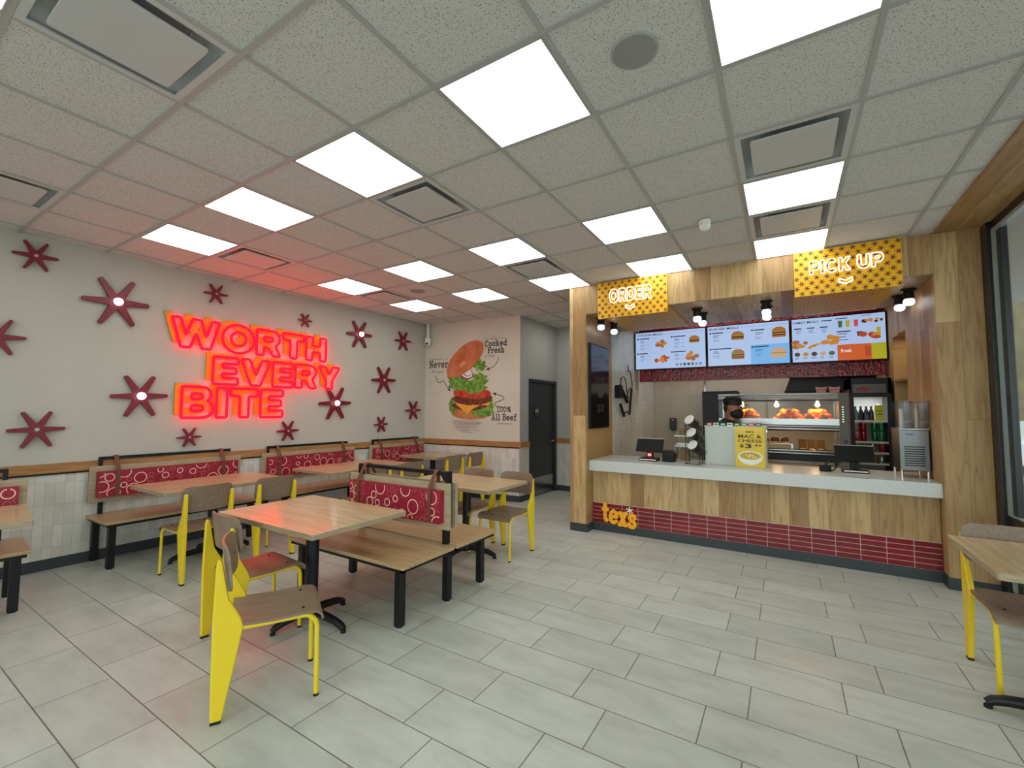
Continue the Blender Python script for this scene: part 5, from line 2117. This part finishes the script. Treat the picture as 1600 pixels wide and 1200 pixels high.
scr = MB()
rg = random.Random(3)
for k in range(13):
    z = 1.325 - k * .017
    x0 = .60 + rg.uniform(0, .12) + .01 * k
    ribbon(scr, [(x0, z), (x0 + .55 - .02 * k + rg.uniform(-.08, .12), z + rg.uniform(-.012, .02))], .012, -.0012)
scr.build('pencil_shadow', shp, mu)
layer('bottom_bun', [(wob(1.03, 1.47, .43, .125, 1, 48, .015), 0)], [bnb], .0010)
layer('bottom_lettuce', [(wob(.66, 1.60, .10, .15, 2, 40, .08), 0)], [grp_], .0022)
layer('bottom_lettuce', [(wob(1.28, 1.48, .22, .085, 3, 40, .10), 0), (wob(1.42, 1.58, .08, .14, 4, 40, .09), 0)], [grp_], .0022)
layer('under_filling', [(wob(1.0, 1.60, .38, .09, 5, 48, .04), 0)], [pat], .004)
layer('cheese_slice', [([(.64, 1.70), (1.30, 1.63), (1.05, 1.52), (.96, 1.445), (.88, 1.50), (.74, 1.60)], 0), ([(1.2, 1.62), (1.44, 1.70), (1.42, 1.60), (1.3, 1.60)], 0)], [chs], .005)
layer('patty', [(wob(1.06, 1.715, .42, .115, 6, 56, .025, 9), 0)], [pat], .0064)
layer('tomato', [(wob(1.02, 1.825, .37, .095, 7, 48, .03), 0), (wob(1.15, 1.80, .30, .085, 17, 48, .03), 0)], [tom], .0078)
layer('mid_lettuce', [(wob(.78, 2.00, .22, .14, 8, 56, .12), 0), (wob(1.10, 1.92, .24, .12, 9, 56, .12), 0), (wob(1.22, 2.05, .16, .11, 10, 56, .13), 0), (wob(.66, 2.14, .13, .12, 11, 56, .12), 0), (wob(1.22, 2.30, .13, .09, 12, 56, .16), 0)], [grp_], .0092)
layer('onion_ring', [(wob(.93, 2.17, .15, .10, 13, 40, .02, 5, R(-20)), 1), (wob(.94, 2.175, .135, .085, 13, 40, .02, 5, R(-20)), 0), (wob(.95, 2.18, .10, .06, 13, 40, .02, 5, R(-20)), 1), (wob(.955, 2.183, .088, .05, 13, 40, .02, 5, R(-20)), 0)], [oni, onp], .012)
bp_ = []
for k in range(48):
    th = 2 * math.pi * k / 48
    u, w_ = .46 * math.cos(th), (.245 if math.sin(th) > 0 else .20) * math.sin(th)
    a = R(37)
    bp_.append((.905 + u * math.cos(a) - w_ * math.sin(a), 2.41 + u * math.sin(a) + w_ * math.cos(a)))
layer('top_bun', [(bp_, 0)], [bunp], .014)
layer('bun_highlight', [(wob(.86, 2.34, .075, .035, 14, 30, .05, 5, R(37)), 0)], [pr_mat('printed_bun_light', [(.3, lin(216, 150, 112)), (.7, lin(224, 164, 128))])], .0165)
def caption(words, small):
    ink = MB()
    for w_ in words:
        slab(ink, *w_)
    ink.build('caption', M['ink'], mu)
    for body, x0, x1, z0, z1 in small:
        q_ = MB()
        text_into(q_, body, x0, x1, z0, z1, -.0015, -.004)
        q_.build('small_print', M['ink'], mu)


caption([('Never', .09, .53, 2.30, .125, -.0015, .018)], [('Our Burgers are', .10, .52, 2.435, 2.475), ('Frozen', .16, .43, 2.20, 2.25)])
caption([('Cooked', 1.315, 1.765, 2.63, .095, -.0015, .017), ('Fresh', 1.375, 1.71, 2.51, .095, -.0015, .017)], [('Our Burgers are', 1.31, 1.72, 2.735, 2.775), ('to Order', 1.315, 1.52, 2.435, 2.48)])
caption([('100%', 1.565, 1.85, 1.485, .085, -.0015, .015), ('All Beef', 1.46, 1.955, 1.345, .10, -.0015, .017)], [('Hamburgers', 1.58, 1.86, 1.26, 1.305)])


def curve_arrow(pts, head):
    ink = MB()
    P = [Vector(p) for p in pts]
    S = []
    for i in range(len(P) - 1):
        p0, p1, p2, p3 = P[max(i - 1, 0)], P[i], P[i + 1], P[min(i + 2, len(P) - 1)]
        for k in range(5):
            u = k / 5
            S.append(.5 * ((2 * p1) + (p2 - p0) * u + (2 * p0 - 5 * p1 + 4 * p2 - p3) * u * u + (3 * p1 - p0 - 3 * p2 + p3) * u ** 3))
    S.append(P[-1])
    ribbon(ink, [(p.x, p.y) for p in S], .012, -.0015)
    d_ = (S[-1] - S[-3]).normalized()
    e_ = Vector((-d_.y, d_.x))
    tip = S[-1] + d_ * .02
    ink.poly([(q.x, -.0016, q.y) for q in (tip, tip - d_ * head + e_ * head * .42, tip - d_ * head * .7, tip - d_ * head - e_ * head * .42)])
    ink.build('arrow', M['ink'], mu)


curve_arrow([(1.60, 2.42), (1.55, 2.32), (1.46, 2.25), (1.36, 2.225)], .085)
curve_arrow([(.24, 2.15), (.29, 2.05), (.34, 2.02), (.42, 2.045), (.46, 2.00), (.52, 1.92), (.585, 1.865)], .085)
curve_arrow([(1.70, 1.565), (1.56, 1.58), (1.54, 1.64), (1.68, 1.69), (1.70, 1.74), (1.58, 1.78), (1.495, 1.80)], .085)
for cx, cz, rx, rz, a in ((.25, 1.93, .20, .13, 25), (1.40, 2.71, .13, .10, 20)):
    pts = []
    for k in range(30):
        th = 2 * math.pi * k / 26
        u, w_ = rx * math.cos(th) * (1 + .01 * k), rz * math.sin(th)
        pts.append((cx + u * math.cos(R(a)) - w_ * math.sin(R(a)), cz + u * math.sin(R(a)) + w_ * math.cos(R(a))))
    sk = MB()
    ribbon(sk, pts, .005, -.0011)
    sk.build('sketch_swirl', M['ink_grey'], mu)

# ------------------------------------------------------------------ worker behind the counter
skin = mat('brown_skin', lin(150, 98, 72), .5)
shirt = mat('black_shirt', lin(22, 22, 26), .8)
trou = mat('dark_trousers', lin(30, 30, 36), .8)
hair = mat('black_hair', lin(20, 17, 16), .7)


def skin_mesh(name, verts, edges, radii, material, parent, root=0, sub=2):
    me = bpy.data.meshes.new(name)
    me.from_pydata(verts, edges, [])
    o = bpy.data.objects.new(name, me)
    COL.objects.link(o)
    o.parent = parent
    me.materials.append(material)
    md = o.modifiers.new('skin', 'SKIN')
    md.use_smooth_shade = True
    lay = me.skin_vertices[0] if me.skin_vertices else None
    for k, r_ in enumerate(radii):
        lay.data[k].radius = (r_, r_) if not isinstance(r_, tuple) else r_
        lay.data[k].use_root = (k == root)
    s_ = o.modifiers.new('smooth', 'SUBSURF')
    s_.levels = s_.render_levels = sub
    return o


pe = thing('person', 'worker in black cap and black shirt, bearded, leaning toward the heated display', 'person', (-.655, 6.40, 0), R(-108))
V = [(0, -.04, .86), (0, -.02, 1.02), (0, .0, 1.18), (0, .02, 1.29), (0, .045, 1.385), (0, .075, 1.47), (0, .085, 1.545), (0, .075, 1.625)]
E_ = [(k, k + 1) for k in range(7)]
Rr_ = [(.135, .10), (.13, .095), (.15, .10), (.14, .085), .060, (.080, .092), (.094, .116), (.090, .106)]
for s in (-1, 1):
    b0 = len(V)
    V += [(s * .165, .015, 1.30), (s * .215, .03, 1.05), (s * .205, .22, .985), (s * .20, .27, .98), (s * .20, .33, .98)]
    E_ += [(3, b0), (b0, b0 + 1), (b0 + 1, b0 + 2), (b0 + 2, b0 + 3), (b0 + 3, b0 + 4)]
    Rr_ += [.058, .043, .030, (.030, .018), (.036, .016)]
    for f_, (dx, L_) in enumerate(((-.030, .070), (-.010, .082), (.012, .078), (.032, .060))):
        k0 = len(V)
        V += [(s * (.20 + dx), .36, .98), (s * (.20 + dx), .36 + L_ * .5, .972), (s * (.20 + dx), .36 + L_ * .85, .955)]
        E_ += [(b0 + 4, k0), (k0, k0 + 1), (k0 + 1, k0 + 2)]
        Rr_ += [.0095, .009, .008]
    k0 = len(V)
    V += [(s * .155, .30, .972), (s * .145, .335, .965)]
    E_ += [(b0 + 3, k0), (k0, k0 + 1)]
    Rr_ += [.011, .009]
    b1 = len(V)
    V += [(s * .09, -.03, .80), (s * .10, -.01, .47), (s * .105, -.04, .09), (s * .11, .10, .035)]
    E_ += [(0, b1), (b1, b1 + 1), (b1 + 1, b1 + 2), (b1 + 2, b1 + 3)]
    Rr_ += [.088, .056, .042, (.042, .032)]
body = skin_mesh('body', V, E_, Rr_, skin, pe)
VS = [(0, -.04, .84), (0, -.02, 1.02), (0, .0, 1.18), (0, .02, 1.30), (0, .036, 1.37), (0, .05, 1.43)]
ES = [(0, 1), (1, 2), (2, 3), (3, 4), (4, 5)]
RS = [(.170, .135), (.165, .13), (.185, .135), (.19, .13), (.13, .11), .085]
for s in (-1, 1):
    b0 = len(VS)
    VS += [(s * .165, .015, 1.30), (s * .205, .026, 1.10)]
    ES += [(3, b0), (b0, b0 + 1)]
    RS += [.090, .070]
skin_mesh('shirt', VS, ES, RS, shirt, pe)
VT = [(0, -.04, .88)]
ET, RT = [], [(.155, .12)]
for s in (-1, 1):
    b0 = len(VT)
    VT += [(s * .09, -.03, .78), (s * .10, -.01, .47), (s * .105, -.04, .10)]
    ET += [(0, b0), (b0, b0 + 1), (b0 + 1, b0 + 2)]
    RT += [.102, .076, .062]
skin_mesh('trousers', VT, ET, RT, trou, pe)
for s in (-1, 1):
    b = MB()
    b.prism([(-.045, 0), (.045, 0), (.05, .05), (.035, .085), (-.035, .085), (-.05, .04)], -.09, .15, 'xz')
    o = b.build('shoe', M['black_plastic'], pe, bevel=.012)
    o.location = (s * .108, .0, 0)
HC = Matrix.Translation((0, .082, 1.56))
b = MB()
b.xf = HC
# cap: dome with a brim
b.lathe([(.100, .042), (.103, .075), (.097, .11), (.072, .140), (.03, .155), (0, .157)], 24)
b.v = [(x, (y - .082) * 1.14 + .082, z) for x, y, z in b.v]
cp = b.build('cap', M['black_plastic'], pe, smooth=60)
b = MB()
br2 = [(.092 * math.sin(R(a)), .085 + .105 * math.cos(R(a))) for a in range(-80, 81, 10)]
b.xf = HC @ Matrix.Translation((0, .0, .052)) @ Matrix.Rotation(R(-8), 4, 'X')
b.prism(br2 + [(.07, .06), (-.07, .06)], -.004, .004, 'xy')
b.build('cap_brim', M['black_plastic'], cp)
b = MB()
b.xf = HC
b.blob((0, .040, -.072), (.088, .092, .072), 3, 18, 12, .03)
b.build('beard', hair, pe, smooth=80)
b = MB()
b.xf = HC
b.blob((0, -.050, .0), (.088, .060, .080), 5, 18, 12, .02)
b.build('hair', hair, pe, smooth=80)
for s in (-1, 1):
    b = MB()
    b.xf = HC
    b.blob((s * .090, -.005, -.005), (.012, .020, .032), 2, 12, 8, .05)
    b.build('ear', skin, pe, smooth=80)
    b = MB()
    b.xf = HC
    b.blob((s * .030, .096, .012), (.013, .010, .009), 2, 12, 8, .0)
    ey = b.build('eye', M['white'], pe, smooth=80)
    b = MB()
    b.xf = HC
    b.blob((s * .030, .105, .012), (.006, .004, .006), 2, 10, 6, .0)
    b.build('iris', hair, ey, smooth=80)
    b = MB()
    b.xf = HC
    b.tube([(s * .012, .106, .033), (s * .030, .104, .039), (s * .052, .094, .034)], .005, 6)
    b.build('eyebrow', hair, pe, smooth=60)
b = MB()
b.xf = HC
b.tube([(0, .098, .022), (0, .114, -.005), (0, .122, -.018), (0, .104, -.024)], [.008, .011, .014, .010], 10)
b.build('nose', skin, pe, smooth=80)
b = MB()
b.xf = HC
b.tube([(-.024, .122, -.050), (0, .130, -.048), (.024, .122, -.050)], .005, 8)
b.build('mouth', mat('lips', lin(120, 66, 58), .5), pe, smooth=80)

# ------------------------------------------------------------------ outside, past the storefront glass
asph = mat('pale_pavement', lin(196, 190, 182), .9)
t = NT(asph)
t.base(t.ramp(t.noise(t.coord(), 3, 6), [(.35, lin(180, 174, 166)), (.65, lin(206, 200, 192))]))
structure(MB().box(-30, 40, -30, 60, -.20, -.085).build('ground', asph))
structure(MB().box(1.62, 5.6, -3, 10.2, 3.28, 3.42).build('canopy', mat('grey_canopy', lin(170, 174, 178), .8)))
bdm = mat('tan_stone', lin(112, 104, 84), .85)
t = NT(bdm)
t.base(t.ramp(t.noise(t.coord(), 2, 5), [(.35, lin(100, 92, 72)), (.65, lin(122, 112, 90))]))
bd = thing('building', 'tan building beyond the window at the right photo edge', 'building', (8.1, 18.5, -.085))
MB().box(-2.5, 4, 0, 6, 0, 5.4).build('facade', bdm, bd)
MB().box(-2.6, 4.1, -.1, 6, 5.4, 5.6).build('cornice', mat('stone_cornice', lin(190, 184, 170), .8), bd)
MB().box(-2.2, 3.5, -.05, 0, 1.9, 2.15).build('blue_fascia', mat('blue_fascia', lin(92, 92, 168), .6), bd)
for k in range(3):
    w_ = MB().box(-1.9 + k * 1.9, -.6 + k * 1.9, -.03, 0, .2, 1.7).build('shop_window', M['black_gloss'], bd)
    MB().box(-1.95 + k * 1.9, -.55 + k * 1.9, -.05, -.03, 1.7, 1.78).build('window_head', M['frame_black'], w_)
cw = mat('white_car_paint', lin(220, 224, 226), .25, coat=.5)
car = thing('car', 'white parked car seen low through the window', 'car', (4.9, 13.2, -.085))
prof = [(-2.0, .35), (-1.95, .75), (-1.2, .92), (-.6, 1.42), (.75, 1.45), (1.5, .98), (2.0, .85), (2.05, .35)]
MB().prism(prof, -.85, .85, 'xz').build('car_body', cw, car, bevel=.06, seg=3)
b = MB()
for y in (-.86, .86):
    b.prism([(-.98, .95), (-.52, 1.34), (.08, 1.36), (.08, .95)], y - .006, y + .006, 'xz')
    b.prism([(.16, .95), (.16, 1.36), (.68, 1.36), (1.22, .98)], y - .006, y + .006, 'xz')
b.build('car_windows', M['black_gloss'], car)
for x in (-1.25, 1.3):
    for y in (-.80, .80):
        q = MB().cyl((x, y - .11, .32), (x, y + .11, .32), .32, n=28).build('wheel', M['rubber'], car, smooth=40)
        MB().cyl((x, y - .115, .32), (x, y + .115, .32), .19, n=20).build('wheel_rim', M['steel'], q, smooth=40)
tr = thing('tree', 'leafy green tree beyond the window beside the tan building', 'tree', (4.55, 17.2, -.085))
MB().tube([(0, 0, 0), (.05, 0, 1.2), (-.05, .1, 2.4)], [.16, .12, .08], 10).build('trunk', mat('bark', lin(90, 76, 60), .9), tr)
lf = mat('green_leaves', lin(92, 128, 52), .7)
t = NT(lf)
t.base(t.ramp(t.noise(t.coord(), 3, 3), [(.35, lin(64, 98, 34)), (.65, lin(140, 170, 84))]))
b = MB()
rg = random.Random(11)
for k in range(2600):
    a, c_, r_ = rg.uniform(0, 6.28), rg.uniform(-1, 1), rg.uniform(.55, 1)
    s_ = math.sqrt(1 - c_ * c_)
    p = Vector((.62 * r_ * s_ * math.cos(a), .62 * r_ * s_ * math.sin(a), 3.3 + 2.1 * r_ * c_))
    n_ = Vector((rg.uniform(-1, 1), rg.uniform(-1, 1), rg.uniform(-1, 1))).normalized()
    e_ = n_.orthogonal().normalized() * .09
    f_ = n_.cross(e_).normalized() * .05
    b.quad(p - e_, p - f_, p + e_, p + f_)
b.build('foliage', lf, tr)
